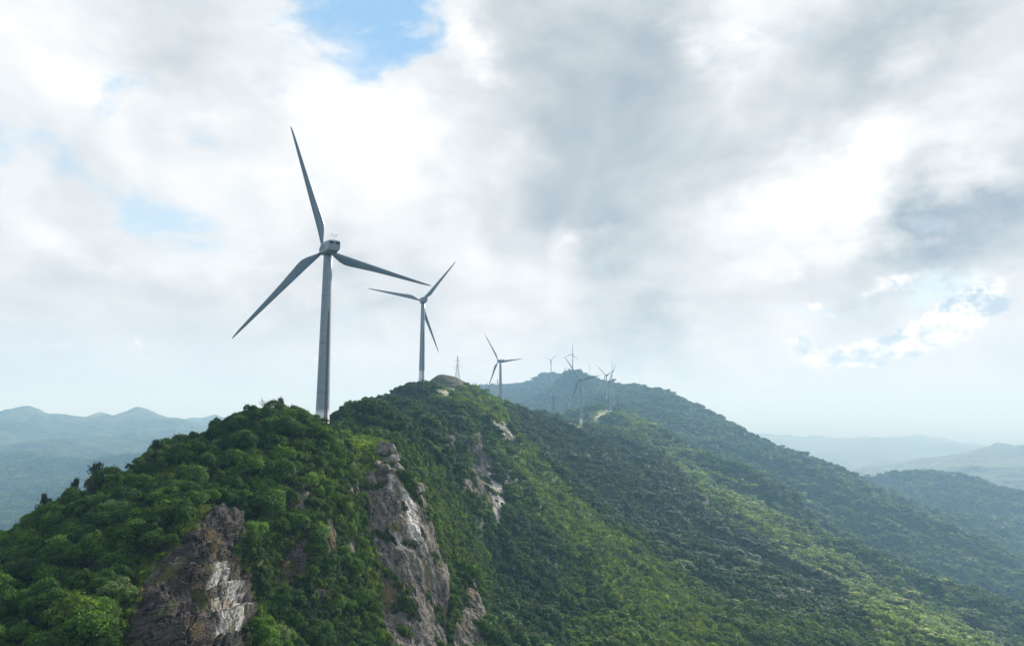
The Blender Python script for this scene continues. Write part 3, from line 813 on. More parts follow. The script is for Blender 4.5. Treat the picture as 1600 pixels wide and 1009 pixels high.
def trunk_mesh():
    b = MB(); r = random.Random(5)
    rings = []
    for i in range(5):
        t = i / 4; c = Vector((0.10 * math.sin(2.2 * t), 0.08 * math.sin(3 * t + 1) - .067, -1.0 + 1.35 * t)); q = 0.085 * (1 - .55 * t)
        rings.append([c + Vector((math.cos(a) * q, math.sin(a) * q, 0)) for a in [2 * math.pi * j / 7 for j in range(7)]])
    b.loft(rings)
    for i in range(5):
        a = i * 1.26; p = rings[2 + i % 2][0]; p = Vector((p.x - .05, p.y, p.z))
        b.tube(p, p + Vector((math.cos(a) * .5, math.sin(a) * .5, .42)), .035, .012, 5)
    me = bpy.data.meshes.new('trunk'); me.from_pydata(b.v, [], b.f); me.materials.append(M_BARK); me.update()
    return me
TRUNK = trunk_mesh()

def jittered(r0, r1, sp, a0=-41, a1=41):
    """scattered plan positions with spacing sp(r)"""
    X = []; Y_ = []; r = r0; rng = RNG
    a0, a1 = math.radians(a0), math.radians(a1)
    while r < r1:
        s = sp(r); n = max(1, int((a1 - a0) * r / s))
        a = a0 + (np.arange(n) + rng.uniform(0, 1) + rng.uniform(-.42, .42, n)) / n * (a1 - a0)
        q = r + rng.uniform(-.42, .42, n) * s
        X.append(q * np.sin(a)); Y_.append(q * np.cos(a)); r += s
    return np.concatenate(X), np.concatenate(Y_)

def seen(x, y, z, lift=2.5, slack=3.0):
    """True where the straight line from the camera passes above the ground"""
    ok = np.ones(len(x), bool)
    for t in np.concatenate([np.linspace(0.30, 0.94, 34), np.linspace(0.95, 0.985, 5)]):
        g = gsample(gz, x * t, y * t)
        ok &= (z + lift) * t > g - slack
    return ok

# where trees stand
def spacing(r): return max(2.15, min(2.15 + (r - 110) * 0.0062, 0.0072 * r + 0.4)) if r > 110 else 2.15
tx, ty = jittered(56, 2900, spacing)
sx_, sy_ = jittered(70, 330, lambda r: 1.35, -30, 12)
sl_ = gsample(slope, sx_, sy_); q_ = (sl_ > .72) & (RNG.uniform(size=len(sx_)) < np.clip((sl_ - .6) * 1.4, 0, .8))
n_main = len(tx); tx = np.concatenate([tx, sx_[q_]]); ty = np.concatenate([ty, sy_[q_]])
tz = gsample(gz, tx, ty)
t_r = np.hypot(tx, ty)
cov = {n: gsample(a, tx, ty) for n, a in (('rock', rock), ('grass', grass), ('light', light), ('earth', earth), ('road', road), ('slope', slope), ('dark', shade_mask))}
patch = fbm(tx / 38, ty / 38, 0.0, 3); patch2 = fbm(tx / 11 + 50, ty / 11, 0.0, 2); patch3 = fbm(tx / 160 + 9, ty / 160, 0.0, 3)
thin = fbm(tx / 42 + 7, ty / 42, 0.0, 3)
MND = W(694, 580, 553)
dT = np.min(np.hypot(tx[:, None] - TB[None, :, 0], ty[:, None] - TB[None, :, 1]), axis=1)
rk_ = np.max([gsample(rock, tx + ox, ty + oy) for ox, oy in ((0, 0), (1.1, 0), (-.9, 0), (0, 1.4), (.4, 2.4))], axis=0)
keep = (np.where((t_r < 118) & (tx > -50), rk_, cov['rock']) < np.where(np.arange(len(tx)) < n_main, 0.12, 0.30)) & (cov['earth'] < 0.35) & (cov['road'] < 0.12) & (dT > 5.5) & (np.hypot(tx - TB[1, 0], ty - TB[1, 1]) > 13) & (np.hypot((tx - MND[0]) / 1.25, ty - MND[1]) > 34)
thin2 = fbm(tx / 10 + 3, ty / 10 + 60, 0.0, 2)
keep &= ~((thin2 > .34) & (t_r < 230) & (RNG.uniform(size=len(tx)) < .75))
keep &= ~((thin < -.42) & (t_r > 230) & (t_r < 900) & (RNG.uniform(size=len(tx)) < .8))
keep &= (cov['grass'] < 0.25) | ((t_r > 215) & (RNG.uniform(size=len(tx)) < 0.07 + 0.30 * (patch > 0.15)))
uu, vv = project(tx, ty, tz)
keep &= (uu > -170) & (uu < 1770) & (vv < 1130)
idx = np.nonzero(keep)[0]
idx = idx[seen(tx[idx], ty[idx], tz[idx], 3.0, 4.0)]
tx, ty, tz, t_r, patch, patch2, patch3, uu, vv = (a[idx] for a in (tx, ty, tz, t_r, patch, patch2, patch3, uu, vv))
cov = {k_: a[idx] for k_, a in cov.items()}
nT = len(tx)
rad = np.array([spacing(r) for r in t_r]) * (0.80 * np.exp(RNG.normal(0, .32, nT)) + 0.20 * np.clip(patch2, -1, 1))
rad *= np.exp(.38 * np.clip(fbm(tx / 55 + 90, ty / 55, 0.0, 2), -1, 1)) * np.where(cov['grass'] > 0.25, 0.6, 1.0) * np.where((cov['slope'] > 0.95) & (t_r < 300), 0.75, 1.0)
rad *= np.where(idx >= n_main, 0.62, 1.0)
rad = np.clip(rad, 0.8, 14)
hgt = np.minimum(rad * RNG.uniform(0.8, 1.3, nT), RNG.uniform(2.0, 3.5, nT) * np.where(RNG.uniform(size=nT) < .10, 1.4, 1.0))
hgt = np.where(t_r > 420, np.maximum(hgt, rad * .70 * (t_r - 420).clip(0, 300) / 300), hgt)

fade_ = np.clip(1.15 - t_r / 900, .35, 1)
def tints(n, p1, p2, p3, grass_, light_, shade_):
    dark = np.array((.031, .077, .010)); mid = np.array((.088, .172, .016)); yel = np.array((.190, .262, .024)); pal = np.array((.120, .185, .066)); br = np.array((.080, .085, .034))
    a = np.clip(0.40 + 0.55 * p1 + 0.30 * p2 + RNG.normal(0, .22, n) * fade_, 0, 1)[:, None]
    c = dark * (1 - a) + mid * a
    b = np.clip(0.55 * (p2 + p3) - 0.12 + RNG.normal(0, .18, n) * fade_, 0, np.where(t_r < 160, .5, .8))[:, None]
    c = c * (1 - b) + yel * b
    g_ = np.clip(grass_, 0, 1)[:, None] * .75
    c = c * (1 - g_) + yel * g_
    d_ = np.clip(shade_ * RNG.uniform(.5, 1.0, n), 0, 1)[:, None]
    c = c * (1 - d_) + np.array((.022, .059, .011)) * d_  # painted shade: crowns under the mask get a darker colour
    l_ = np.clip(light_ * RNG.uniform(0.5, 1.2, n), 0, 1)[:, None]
    c = c * (1 - l_) + (yel * .95 + pal * .25) * l_  # painted sun bands, and the bamboo, get a brighter colour
    s = RNG.uniform(size=n)
    c = np.where((s < .016 * fade_)[:, None], pal, c); c = np.where((s > 1 - .010 * fade_)[:, None], br, c)
    return c * (1 + RNG.uniform(-.25, .25, n) * fade_)[:, None] * 1.12
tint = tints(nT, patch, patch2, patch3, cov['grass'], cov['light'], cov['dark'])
# the far side of the ridge carries a more even wood
print('trees', nT)

# the 300 that show largest are trees of their own
inframe = (uu > -20) & (uu < 1620) & (vv < 1040) & (vv > 0)
vis = np.zeros(nT, bool); q_ = np.nonzero(inframe)[0]
vis[q_] = seen(tx[q_], ty[q_], tz[q_], 1.5, 0.0)
app = np.where(vis, rad / t_r, 0)
order = np.argsort(-app)[:296]
single = np.zeros(nT, bool); single[order] = True

def tree(i, crown, label, group, name='evergreen_tree', cat='tree'):
    t = empty(name, (tx[i], ty[i], tz[i]), RNG.uniform(0, 6.28)); t.rotation_euler = (RNG.normal(0, .10), RNG.normal(0, .10), t.rotation_euler[2])
    tag(t, label, cat, group)
    tr = bpy.data.objects.new('trunk', TRUNK); COL.objects.link(tr); tr.parent = t
    tr.location = (0, 0, hgt[i] * .45); tr.scale = (rad[i], rad[i], hgt[i])
    c = bpy.data.objects.new('crown', crown); COL.objects.link(c); c.parent = t
    c.location = (0, 0, hgt[i] * .45); c.scale = (rad[i] * RNG.uniform(.8, 1.2), rad[i] * RNG.uniform(.8, 1.2), hgt[i])
    c['tint'] = tuple(float(q) for q in tint[i])
    return t, c
def tree_label(i):
    u, v = uu[i], vv[i]; r_, g_, b_ = tint[i]; lum = .3 * r_ + .6 * g_ + .1 * b_
    look = 'reddish brown' if r_ > g_ * .98 else 'pale greyish green' if b_ > .28 * g_ else 'bright yellow green' if lum > .138 else 'mid green' if lum > .078 else 'dark green'
    sky_v = np.interp(u, [0, 60, 150, 240, 300, 350, 400, 450, 490], [828, 796, 748, 706, 683, 652, 641, 638, 655])
    if u < 400 and v < sky_v + 22: zone = 'along the left skyline'
    elif u < 230 and v > 820: zone = 'on the hillside left of the striped rock'
    elif u < 400: zone = 'in the thicket above the left rock'
    elif u < 575 and v < 720: zone = 'on the summit of the near hill'
    elif u < 575 and v < 880: zone = 'between outcrops of the near hill'
    elif u < 590: zone = 'at the foot left of the tall cliff'
    else: zone = 'on the steep slope right of the tall cliff'
    return look + ' evergreen tree ' + zone, 'evergreen trees ' + zone
first_hi = {}; first_mid = {}
for n_, i in enumerate(order):
    hi = t_r[i] < 170
    pool = CROWN_HI if hi else CROWN_MID
    k_ = n_ % len(pool)
    lb, gr = tree_label(i)
    t, c = tree(i, pool[k_], lb, gr)
    (first_hi if hi else first_mid).setdefault(k_, c)
if len(first_mid) < len(CROWN_MID):
    rest = [i for i in np.argsort(-app)[296:400] if t_r[i] > 150][:4]
    for k_, i in enumerate(rest):
        single[i] = True
        t, c = tree(i, CROWN_MID[k_], *tree_label(i))
        first_mid[k_] = c

def scatter(name, P, scl, rot, kinds, tnt, protos, kind='stuff'):
    """one object: points carrying plants; protos is a list (per class) of object lists"""
    me = bpy.data.meshes.new(name)
    me.vertices.add(len(P)); me.vertices.foreach_set('co', np.asarray(P, np.float32).ravel())
    def at(nm, typ, arr, key):
        a_ = me.attributes.new(nm, typ, 'POINT'); a_.data.foreach_set(key, np.ascontiguousarray(arr).ravel())
    at('scl', 'FLOAT_VECTOR', np.asarray(scl, np.float32), 'vector')
    at('rot', 'FLOAT_VECTOR', np.asarray(rot, np.float32), 'vector')
    at('cls', 'INT', np.asarray(kinds, np.int32), 'value')
    at('pick', 'INT', RNG.integers(0, 60, len(P)).astype(np.int32), 'value')
    at('tint', 'FLOAT_COLOR', np.concatenate([np.asarray(tnt, np.float32), np.ones((len(P), 1), np.float32)], 1), 'color')
    o = bpy.data.objects.new(name, me); COL.objects.link(o)
    o['kind'] = kind
    ng = bpy.data.node_groups.new(name, 'GeometryNodeTree')
    ng.interface.new_socket('Geometry', in_out='INPUT', socket_type='NodeSocketGeometry')
    ng.interface.new_socket('Geometry', in_out='OUTPUT', socket_type='NodeSocketGeometry')
    N = ng.nodes; Lk = ng.links
    gi = N.new('NodeGroupInput'); go = N.new('NodeGroupOutput')
    def named(nm, typ):
        n = N.new('GeometryNodeInputNamedAttribute'); n.data_type = typ; n.inputs['Name'].default_value = nm; return n.outputs['Attribute']
    e2r = N.new('FunctionNodeEulerToRotation'); Lk.new(named('rot', 'FLOAT_VECTOR'), e2r.inputs[0])
    J = N.new('GeometryNodeJoinGeometry')
    for c_, obs in enumerate(protos):
        cmp_ = N.new('FunctionNodeCompare'); cmp_.data_type = 'INT'; cmp_.operation = 'EQUAL'
        ins = [s for s in cmp_.inputs if s.type == 'INT']
        Lk.new(named('cls', 'INT'), ins[0]); ins[1].default_value = c_
        iop = N.new('GeometryNodeInstanceOnPoints')
        Lk.new(gi.outputs[0], iop.inputs['Points']); Lk.new(cmp_.outputs[0], iop.inputs['Selection'])
        g2i = N.new('GeometryNodeGeometryToInstance')
        for ob in obs:
            oi = N.new('GeometryNodeObjectInfo'); oi.transform_space = 'ORIGINAL'; oi.inputs['Object'].default_value = ob
            Lk.new(oi.outputs['Geometry'], g2i.inputs[0])
        Lk.new(g2i.outputs[0], iop.inputs['Instance'])
        iop.inputs['Pick Instance'].default_value = True
        Lk.new(named('pick', 'INT'), iop.inputs['Instance Index'])
        Lk.new(e2r.outputs[0], iop.inputs['Rotation']); Lk.new(named('scl', 'FLOAT_VECTOR'), iop.inputs['Scale'])
        Lk.new(iop.outputs[0], J.inputs[0])
    Lk.new(J.outputs[0], go.inputs[0])
    md = o.modifiers.new('plants', 'NODES'); md.node_group = ng
    return o

lo_trees = []
for k_ in range(4):                       # four far trees of the light build, on the crest of the third turbine
    cand = [i for i in np.nonzero(vis & ~single & (t_r > 480) & (t_r < 800) & (uu > 735) & (uu < 860) & (vv < 680))[0]]
    i = cand[(k_ * 37) % len(cand)]; single[i] = True
    t, c = tree(i, CROWN_LO[k_], 'small dark tree on the crest near the third turbine', 'small trees on the crest near the third turbine')
    lo_trees.append(c)
m_ = ~single
cls = np.where(t_r < 170, 0, np.where(t_r < 420, 1, 2))
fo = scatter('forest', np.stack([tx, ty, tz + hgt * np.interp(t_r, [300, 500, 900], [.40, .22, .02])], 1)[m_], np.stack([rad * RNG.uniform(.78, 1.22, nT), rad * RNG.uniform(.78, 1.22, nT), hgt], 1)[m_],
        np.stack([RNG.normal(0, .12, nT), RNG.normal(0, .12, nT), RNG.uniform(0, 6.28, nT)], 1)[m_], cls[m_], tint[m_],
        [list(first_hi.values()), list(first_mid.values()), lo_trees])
tag(fo, 'evergreen forest covering the mountain slopes', None)

# low growth: grass on the open slopes, ferns and creepers on ledges and between the trees
sx, sy = jittered(56, 800, lambda r: max(0.95, min(0.0052 * r, 3.2)))
ex_, ey_ = jittered(70, 330, lambda r: 0.62, -30, 12)
el_ = gsample(slope, ex_, ey_); q_ = el_ > .68
sx = np.concatenate([sx, ex_[q_]]); sy = np.concatenate([sy, ey_[q_]])
sz = gsample(gz, sx, sy); s_r = np.hypot(sx, sy)
sc_ = {n: gsample(a, sx, sy) for n, a in (('rock', rock), ('grass', grass), ('light', light), ('earth', earth), ('road', road))}
su, sv = project(sx, sy, sz)
sp1 = fbm(sx / 9, sy / 9, 0.0, 3); sp2 = fbm(sx / 26 + 30, sy / 26, 0.0, 3)
ku = RNG.uniform(size=len(sx))
okk = (su > -120) & (su < 1720) & (sv < 1100) & (sc_['road'] < .1) & (sc_['rock'] < .55) & (ku > .35 * sc_['earth'])
okk &= (sc_['grass'] > .2) | (s_r < 260) | (fbm(sx / 42 + 7, sy / 42, 0.0, 3) < -.38) | (np.hypot(sx - TB[1, 0], sy - TB[1, 1]) < 22)
ix = np.nonzero(okk)[0]; ix = ix[seen(sx[ix], sy[ix], sz[ix], 1.0, 2.0)]
sx, sy, sz, s_r, sp1, sp2 = (a[ix] for a in (sx, sy, sz, s_r, sp1, sp2)); sc_ = {k_: a[ix] for k_, a in sc_.items()}
nS = len(sx)
size = np.maximum(0.75, 0.0046 * s_r) * RNG.uniform(.7, 1.35, nS) * np.where(RNG.uniform(size=nS) < .08, 1.7, 1.0)
scls = np.where((sc_['grass'] > .3) & (RNG.uniform(size=nS) < .55), 0, 1)
tall = (fbm(sx / 10 + 3, sy / 10 + 60, 0.0, 2) > .30) & (s_r < 240) & (sc_['grass'] < .3)
tq = tall & (RNG.uniform(size=nS) < .5)
size = np.where(tq, RNG.uniform(1.0, 1.9, nS), size); scls = np.where(tq & (RNG.uniform(size=nS) < .7), 0, scls)
gq = np.clip(sc_['grass'] + .32 * tq, 0, 1)[:, None]
st = np.array((.040, .085, .016)) * (1 - gq) + np.where((s_r < 215)[:, None], np.array((.155, .250, .028)), np.array((.090, .170, .020))) * gq
yq = np.clip(.30 + .8 * sp2 + .4 * sp1 + RNG.normal(0, .20, nS), 0, 1)[:, None]
st = st * (1 - .5 * yq) + np.array((.195, .245, .034)) * .5 * yq
st *= (RNG.uniform(.6, 1.25, nS) * np.clip(1 + .45 * sp1, .45, 1.4))[:, None]
fern_o = []; tuft_o = []
near_s = np.nonzero((s_r < 200) & (s_r > 150) & (sc_['grass'] > .6))[0]
for k_ in range(3):
    i = near_s[(k_ * 41) % len(near_s)]
    o = bpy.data.objects.new('grass_clump', TUFT[k_]); COL.objects.link(o); o.location = (sx[i], sy[i], sz[i]); o.scale = (size[i],) * 3; o['tint'] = tuple(map(float, st[i]))
    tag(o, 'tuft of bright grass on the clearing at the foot of the largest turbine', 'grass', 'grass tufts on the clearing'); tuft_o.append(o)
    i = near_s[(k_ * 67 + 13) % len(near_s)]
    o = bpy.data.objects.new('fern', FERN[k_]); COL.objects.link(o); o.location = (sx[i], sy[i], sz[i]); o.scale = (size[i],) * 3; o['tint'] = tuple(map(float, st[i]))
    tag(o, 'low leafy fern on the clearing at the foot of the largest turbine', 'fern', 'ferns on the clearing'); fern_o.append(o)
gc_ = scatter('ground_cover', np.stack([sx, sy, sz], 1), np.stack([size, size, size * RNG.uniform(.7, 1.2, nS)], 1),
        np.stack([RNG.normal(0, .2, nS), RNG.normal(0, .2, nS), RNG.uniform(0, 6.28, nS)], 1), scls, st, [tuft_o, fern_o])
tag(gc_, 'bright grass, ferns and creepers on the open slopes and ledges', None)
print('low growth', nS)

# ------------------------------------------------------------------ wind turbines
def mat_paint(name, streaks):
    m, k, p = material(name)
    tc = k.new('ShaderNodeTexCoord'); O = tc.outputs['Object']
    n = k.noise(O, 0.6, 5, 0.6)
    c = k.mix(k.ss(n, .3, .7), (.205, .25, .29), (.265, .31, .35))
    if streaks:
        ox, oy, oz = k.xyz(O)
        # pale lowest ring of the tower
        c = k.mix(k.ss(oz, 7.6, 9.6), (.78, .79, .80), c)
        # oily dirt running down one side
        side = k.m('ARCTAN2', k.m('SUBTRACT', oy, 0.0), ox)
        ring = k.noise(k.comb(k.m('MULTIPLY', side, 2.2), k.m('MULTIPLY', oz, 0.05), 0.0), 1.6, 6, 0.6)
        band = k.m('SUBTRACT', 1.0, k.m('ABSOLUTE', k.m('DIVIDE', k.m('SUBTRACT', side, STREAK_A), 0.50)), clamp=True)
        band = k.m('MULTIPLY', band, k.ss(oz, 46, 30))
        seg = k.noise(k.comb(0.0, 0.0, k.m('MULTIPLY', oz, 0.5)), 1.0, 3, 0.7)
        f = k.ss(k.m('ADD', k.m('MULTIPLY', band, 1.05), k.m('MULTIPLY', k.m('SUBTRACT', k.m('ADD', k.m('MULTIPLY', ring, .6), k.m('MULTIPLY', seg, .4)), .5), 1.2)), 0.38, 0.62)
        c = k.mix(k.m('MULTIPLY', f, .85), c, (.075, .062, .055))
    k.put(p.inputs['Base Color'], c); p.inputs['Roughness'].default_value = 0.42
    return m
STREAK_A = -1.40
M_TOWER = mat_paint('turbine tower paint', True)
M_PAINT = mat_paint('turbine paint', False)
M_BLADE = mat_plain('blade gelcoat', (.125, .18, .23), 0.38, 0.08, 0.4)
M_DARK = mat_plain('dark opening', (.02, .022, .025), 0.6, 0.1)
M_MARK = mat_plain('blue grey lettering', (.06, .09, .14), 0.5, 0.1)
M_STEEL = mat_plain('galvanised steel', (.30, .30, .29), 0.5, 0.2, 1.0, 0.4)
M_DSTEEL = mat_plain('weathered steel', (.11, .115, .12), 0.6, 0.2, 1.0, 0.2)
M_RED = mat_plain('faded red and white paint', (.52, .45, .42), 0.6, 0.2, 1.0)
M_WHITE = mat_plain('white paint', (.78, .78, .76), 0.6, 0.06, 1.0)
M_CONC = mat_plain('concrete', (.38, .37, .34), 0.8, 0.15, 1.0)

def circ(c, r, n, ax='z', ph=0.0, sq=1.0):
    o = []
    for i in range(n):
        a = 2 * math.pi * i / n + ph
        if ax == 'z': o.append((c[0] + r * math.cos(a), c[1] + r * math.sin(a), c[2]))
        else: o.append((c[0] + r * math.cos(a), c[1], c[2] + r * math.sin(a) * sq))
    return o
BLADE_L = 37.0
def blade_builder():
    b = MB(); rings = []
    st = [(0.9, .92, .92, 0), (1.6, .92, .92, 0), (2.6, 1.15, .86, 4), (4.0, 1.75, .72, 9), (5.5, 2.35, .60, 12), (7.2, 2.75, .52, 12), (9, 2.68, .44, 10), (12, 2.35, .36, 7), (16, 1.95, .29, 5), (20, 1.62, .235, 3.5), (25, 1.28, .18, 2), (30, .95, .13, 1), (34, .66, .09, 0), (36, .42, .06, 0), (36.8, .20, .04, 0), (37, .06, .02, 0)]
    for x, ch, th, tw in st:
        f = min(1, max(0, (x - 1.6) / 5.6))
        le = 0.46 * (1 - f) * 2 + f * 0.72          # leading edge stays almost straight
        le = le * (1 - 0.55 * max(0, (x - 7) / 30)) if x > 7 else le
        r = []
        for i in range(14):
            a = 2 * math.pi * i / 14
            cz = math.cos(a) * .5 * ch
            # aerofoil: thick at the front, sharp at the rear
            cy = math.sin(a) * .5 * th * (1 if f < .05 else (1 + f * .55 * math.cos(a)))
            cz = cz + (le / 2 * 1.0 - ch / 2 if f > 0 else 0)
            t = math.radians(tw)
            r.append((x, cy * math.cos(t) - cz * math.sin(t), cz * math.cos(t) + cy * math.sin(t)))
        rings.append(r)
    b.loft(rings)
    return b
def make_turbine():
    root = empty('wind_turbine', (0, 0, 0))
    # tower in three cans with flange rings
    b = MB(); H = HUB_H - 2.0
    rad_ = lambda z: 2.02 - (2.02 - 1.25) * z / H
    b.loft([circ((0, 0, z), rad_(z), 40) for z in np.linspace(0, H, 14)])
    tw = b.build('tower', M_TOWER, root, True)
    for z in (14, 28, 42):
        b = MB(); b.loft([circ((0, 0, z - .05), rad_(z) + .03, 40), circ((0, 0, z + .05), rad_(z) + .03, 40)]); b.build('flange', M_DSTEEL, tw)
    b = MB(); b.box((0, -2.02, 1.9), (.95, .12, 2.1)); b.build('door', M_DARK, tw)
    b = MB(); b.loft([circ((0, 0, -1.2), 3.6, 24), circ((0, 0, .12), 3.5, 24)]); b.build('foundation', M_CONC, root)
    # nacelle: boxy, tapering underneath towards the rear (rear is -Y)
    b = MB()
    def sect(y, w, top, bot, ch):
        return [(-w + ch, y, bot), (w - ch, y, bot), (w, y, bot + ch * 1.3), (w, y, top - ch * .6), (w - ch, y, top), (-w + ch, y, top), (-w, y, top - ch * .6), (-w, y, bot + ch * 1.3)]
    b.loft([sect(-5.2, 1.68, 1.65, -1.05, .45), sect(-5.0, 1.74, 1.74, -1.25, .45), sect(-2.5, 1.80, 1.78, -1.85, .45), sect(1.8, 1.80, 1.72, -2.0, .45), sect(2.6, 1.55, 1.45, -1.6, .5), sect(2.75, 1.3, 1.2, -1.3, .5)])
    na = b.build('nacelle', M_PAINT, root); na.location = (0, 0, HUB_H); na.rotation_euler = (math.radians(4), 0, 0)
    for s_ in (-1, 1):
        b = MB(); b.box((s_ * .80, -5.2, .98), (1.15, .10, .62)); b.build('vent', M_DARK, na)
    b = MB(); b.box((0, -5.21, .55), (3.0, .05, .07)); b.box((0, -5.21, -.55), (2.6, .05, .05)); b.build('rear_seam', M_DSTEEL, na)
    b = MB(); b.box((0, -1.5, 1.82), (1.3, 1.5, .16)); b.build('roof_hatch', M_PAINT, na)
    b = MB(); b.tube((0, -4.2, 1.6), (0, -4.2, 3.35), .05, .04); b.tube((-.75, -4.2, 3.15), (.75, -4.2, 3.15), .035)
    for s_ in (-1, 1): b.tube((s_ * .75, -4.2, 3.15), (s_ * .75, -4.2, 3.5), .06); b.box((s_ * .75, -4.2, 3.52), (.28, .28, .08))
    b.build('wind_vane_mast', M_STEEL, na)
    # worn marks on the sides of the nacelle
    for s_ in (-1, 1):
        b = MB(); x = s_ * 1.815
        def bar(y, z, dy, dz): b.box((x, y, z), (.03, dy, dz))
        for q in (.75, .15):                                             # two small characters at the front
            zc = q - .45
            bar(1.35, zc + .22, .5, .09); bar(1.35, zc, .5, .09); bar(1.35, zc - .2, .55, .09); bar(1.35, zc, .09, .5)
        y0 = .55                                                          # three large characters
        for c_ in range(3):
            yc = y0 - c_ * 1.15
            bar(yc + .38, -.05, .15, 1.35)
            if c_ != 1: bar(yc - .38, -.05, .15, 1.35)
            bar(yc, .55, .8, .15); bar(yc, -.05, .7, .15)
            if c_ == 2: bar(yc, -.65, .8, .15)
        b.build('lettering', M_MARK, na)
    # rotor
    hub = MB()
    hub.loft([circ((0, -.95, 0), 1.05, 20, 'y'), circ((0, -.8, 0), 1.35, 20, 'y'), circ((0, .2, 0), 1.42, 20, 'y'), circ((0, .95, 0), 1.22, 20, 'y'), circ((0, 1.5, 0), .82, 20, 'y'), circ((0, 1.8, 0), .3, 20, 'y')])
    hb = hub.build('rotor_hub', M_PAINT, root, True)
    hb.location = (0, 3.75, HUB_H + .26); hb.rotation_euler = (math.radians(4), 0, 0)
    bl = blade_builder(); first = None
    for i in range(3):
        if first is None:
            o = bl.build('blade', M_BLADE, hb, True); first = o
        else:
            o = first.copy(); COL.objects.link(o); o.parent = hb
        o.rotation_euler = (0, math.radians(-120 * i), 0)
    return root, hb
TL = ['largest wind turbine, dark against the clouds behind the wooded rocky front hill',
      'second largest wind turbine, on the wooded crest left of the brown bare hilltop',
      'wind turbine half hidden behind the crest, lattice pylon close to its tower',
      'dark wind turbine rising beside the reddish bare cutting',
      'wind turbine at the end of the pale track on the sunlit knoll',
      'pale wind turbine seen nearly edge-on just right of the one by the pale track',
      'pale wind turbine behind the sunlit knoll, left and farthest of the close trio',
      'tiny pale wind turbine on the left shoulder of the far summit',
      'pale wind turbine on the far summit ridge, taller of the two far up there']
root, hb = make_turbine()
for i, ((u, v, Y, ax, th), lb) in enumerate(zip(TURB, TL)):
    if i:
        r_ = copy_tree(root)
    else:
        r_ = root
    r_.location = TB[i]
    view = math.atan2(TB[i][0], TB[i][1])
    r_.rotation_euler = (0, 0, math.radians(ax) - view)
    h_ = [c for c in r_.children if c.name.startswith('rotor_hub')][0]
    h_.rotation_euler = (math.radians(4), math.radians(-th), 0)
    h_.rotation_mode = 'YXZ' if False else 'XYZ'
    M = Matrix.Rotation(math.radians(4), 3, 'X') @ Matrix.Rotation(math.radians(-th), 3, 'Y')
    h_.rotation_euler = M.to_euler()
    tag(r_, lb, 'wind turbine', 'wind turbines along the ridge')

# ------------------------------------------------------------------ pylons, masts, wires
def make_pylon(Hh, mat, thick):
    root = empty('lattice_pylon', (0, 0, 0))
    b = MB()
    def hw(z): return 0.65 + 2.1 * max(0.0, 1 - z / (Hh * .70)) ** 0.85 if z < Hh * .7 else 0.30 + 1.05 * (1 - z / Hh)
    zs = [0, .16, .30, .42, .52, .61, .69, .76, .82, .88, .94, 1.0]; zs = [q * Hh for q in zs]
    cs = ((-1, -1), (1, -1), (1, 1), (-1, 1))
    for a, c in zip(zs[:-1], zs[1:]):
        for i in range(4):
            p = cs[i]; q = cs[(i + 1) % 4]
            A = (p[0] * hw(a), p[1] * hw(a), a); B = (p[0] * hw(c), p[1] * hw(c), c)
            A2 = (q[0] * hw(a), q[1] * hw(a), a); B2 = (q[0] * hw(c), q[1] * hw(c), c)
            b.tube(A, B, thick, n=4); b.tube(A, B2, thick * .6, n=4); b.tube(A2, B, thick * .6, n=4); b.tube(B, B2, thick * .6, n=4)
    bd = b.build('lattice', mat, root)
    for z, w in ((.70, 3.6), (.86, 2.4)):
        b = MB()
        for s_ in (-1, 1):
            for y in (-.35, .35):
                b.tube((0, y, z * Hh), (s_ * w, 0, z * Hh + .15), thick * .8, n=4)
                b.tube((s_ * .3, y, z * Hh + 1.1), (s_ * w, 0, z * Hh + .15), thick * .6, n=4)
        ca = b.build('crossarm', mat, root)
        b = MB()
        for s_ in (-1, 1): b.tube((s_ * w * .95, 0, z * Hh + .1), (s_ * w * .95, 0, z * Hh - 1.3), .11, n=5)
        b.build('insulator', M_DSTEEL, ca)
    return root
PY = [(715, 556, 620, 23.5, M_RED, .13, 'pale pinkish lattice pylon standing behind the brown bare hilltop', 15),
      (777.5, 592, 820, 24.0, M_RED, .15, 'lattice pylon seen just left of the half hidden turbine tower', 10),
      (864.5, 616.5, 985, 22.0, M_DSTEEL, .16, 'dark lattice pylon on the wooded knoll before the far mountain', 20),
      (920.5, 619, 1640, 19.0, M_DSTEEL, .2, 'small faint lattice pylon below the far mountain, behind the sunlit knoll', 20)]
tops = []
for u, v, Y, Hh, mt, th, lb, rz in PY:
    p = W(u, v, Y); g = float(gsample(gz, p[0:1], p[1:2])[0])
    Hh = float(np.clip(p[2] - g + .5, 15, 32))
    o = make_pylon(Hh, mt, th); o.location = (p[0], p[1], p[2] - Hh); o.rotation_euler = (0, 0, math.radians(rz))
    tag(o, lb, 'pylon', 'pylons of the power line over the ridge')
    tops.append((p, Hh))
def wire(a, b_, sag):
    cu = []
    for i in range(25):
        t = i / 24; q = Vector(a).lerp(Vector(b_), t); q.z -= sag * 4 * t * (1 - t); cu.append(q)
    m = MB()
    m.loft([[(q.x, q.y + .04 * math.cos(s_), q.z + .04 * math.sin(s_)) for s_ in (0, 2.1, 4.2)] for q in cu])
    return m
WN = ['left arm', 'right arm', 'top arm']
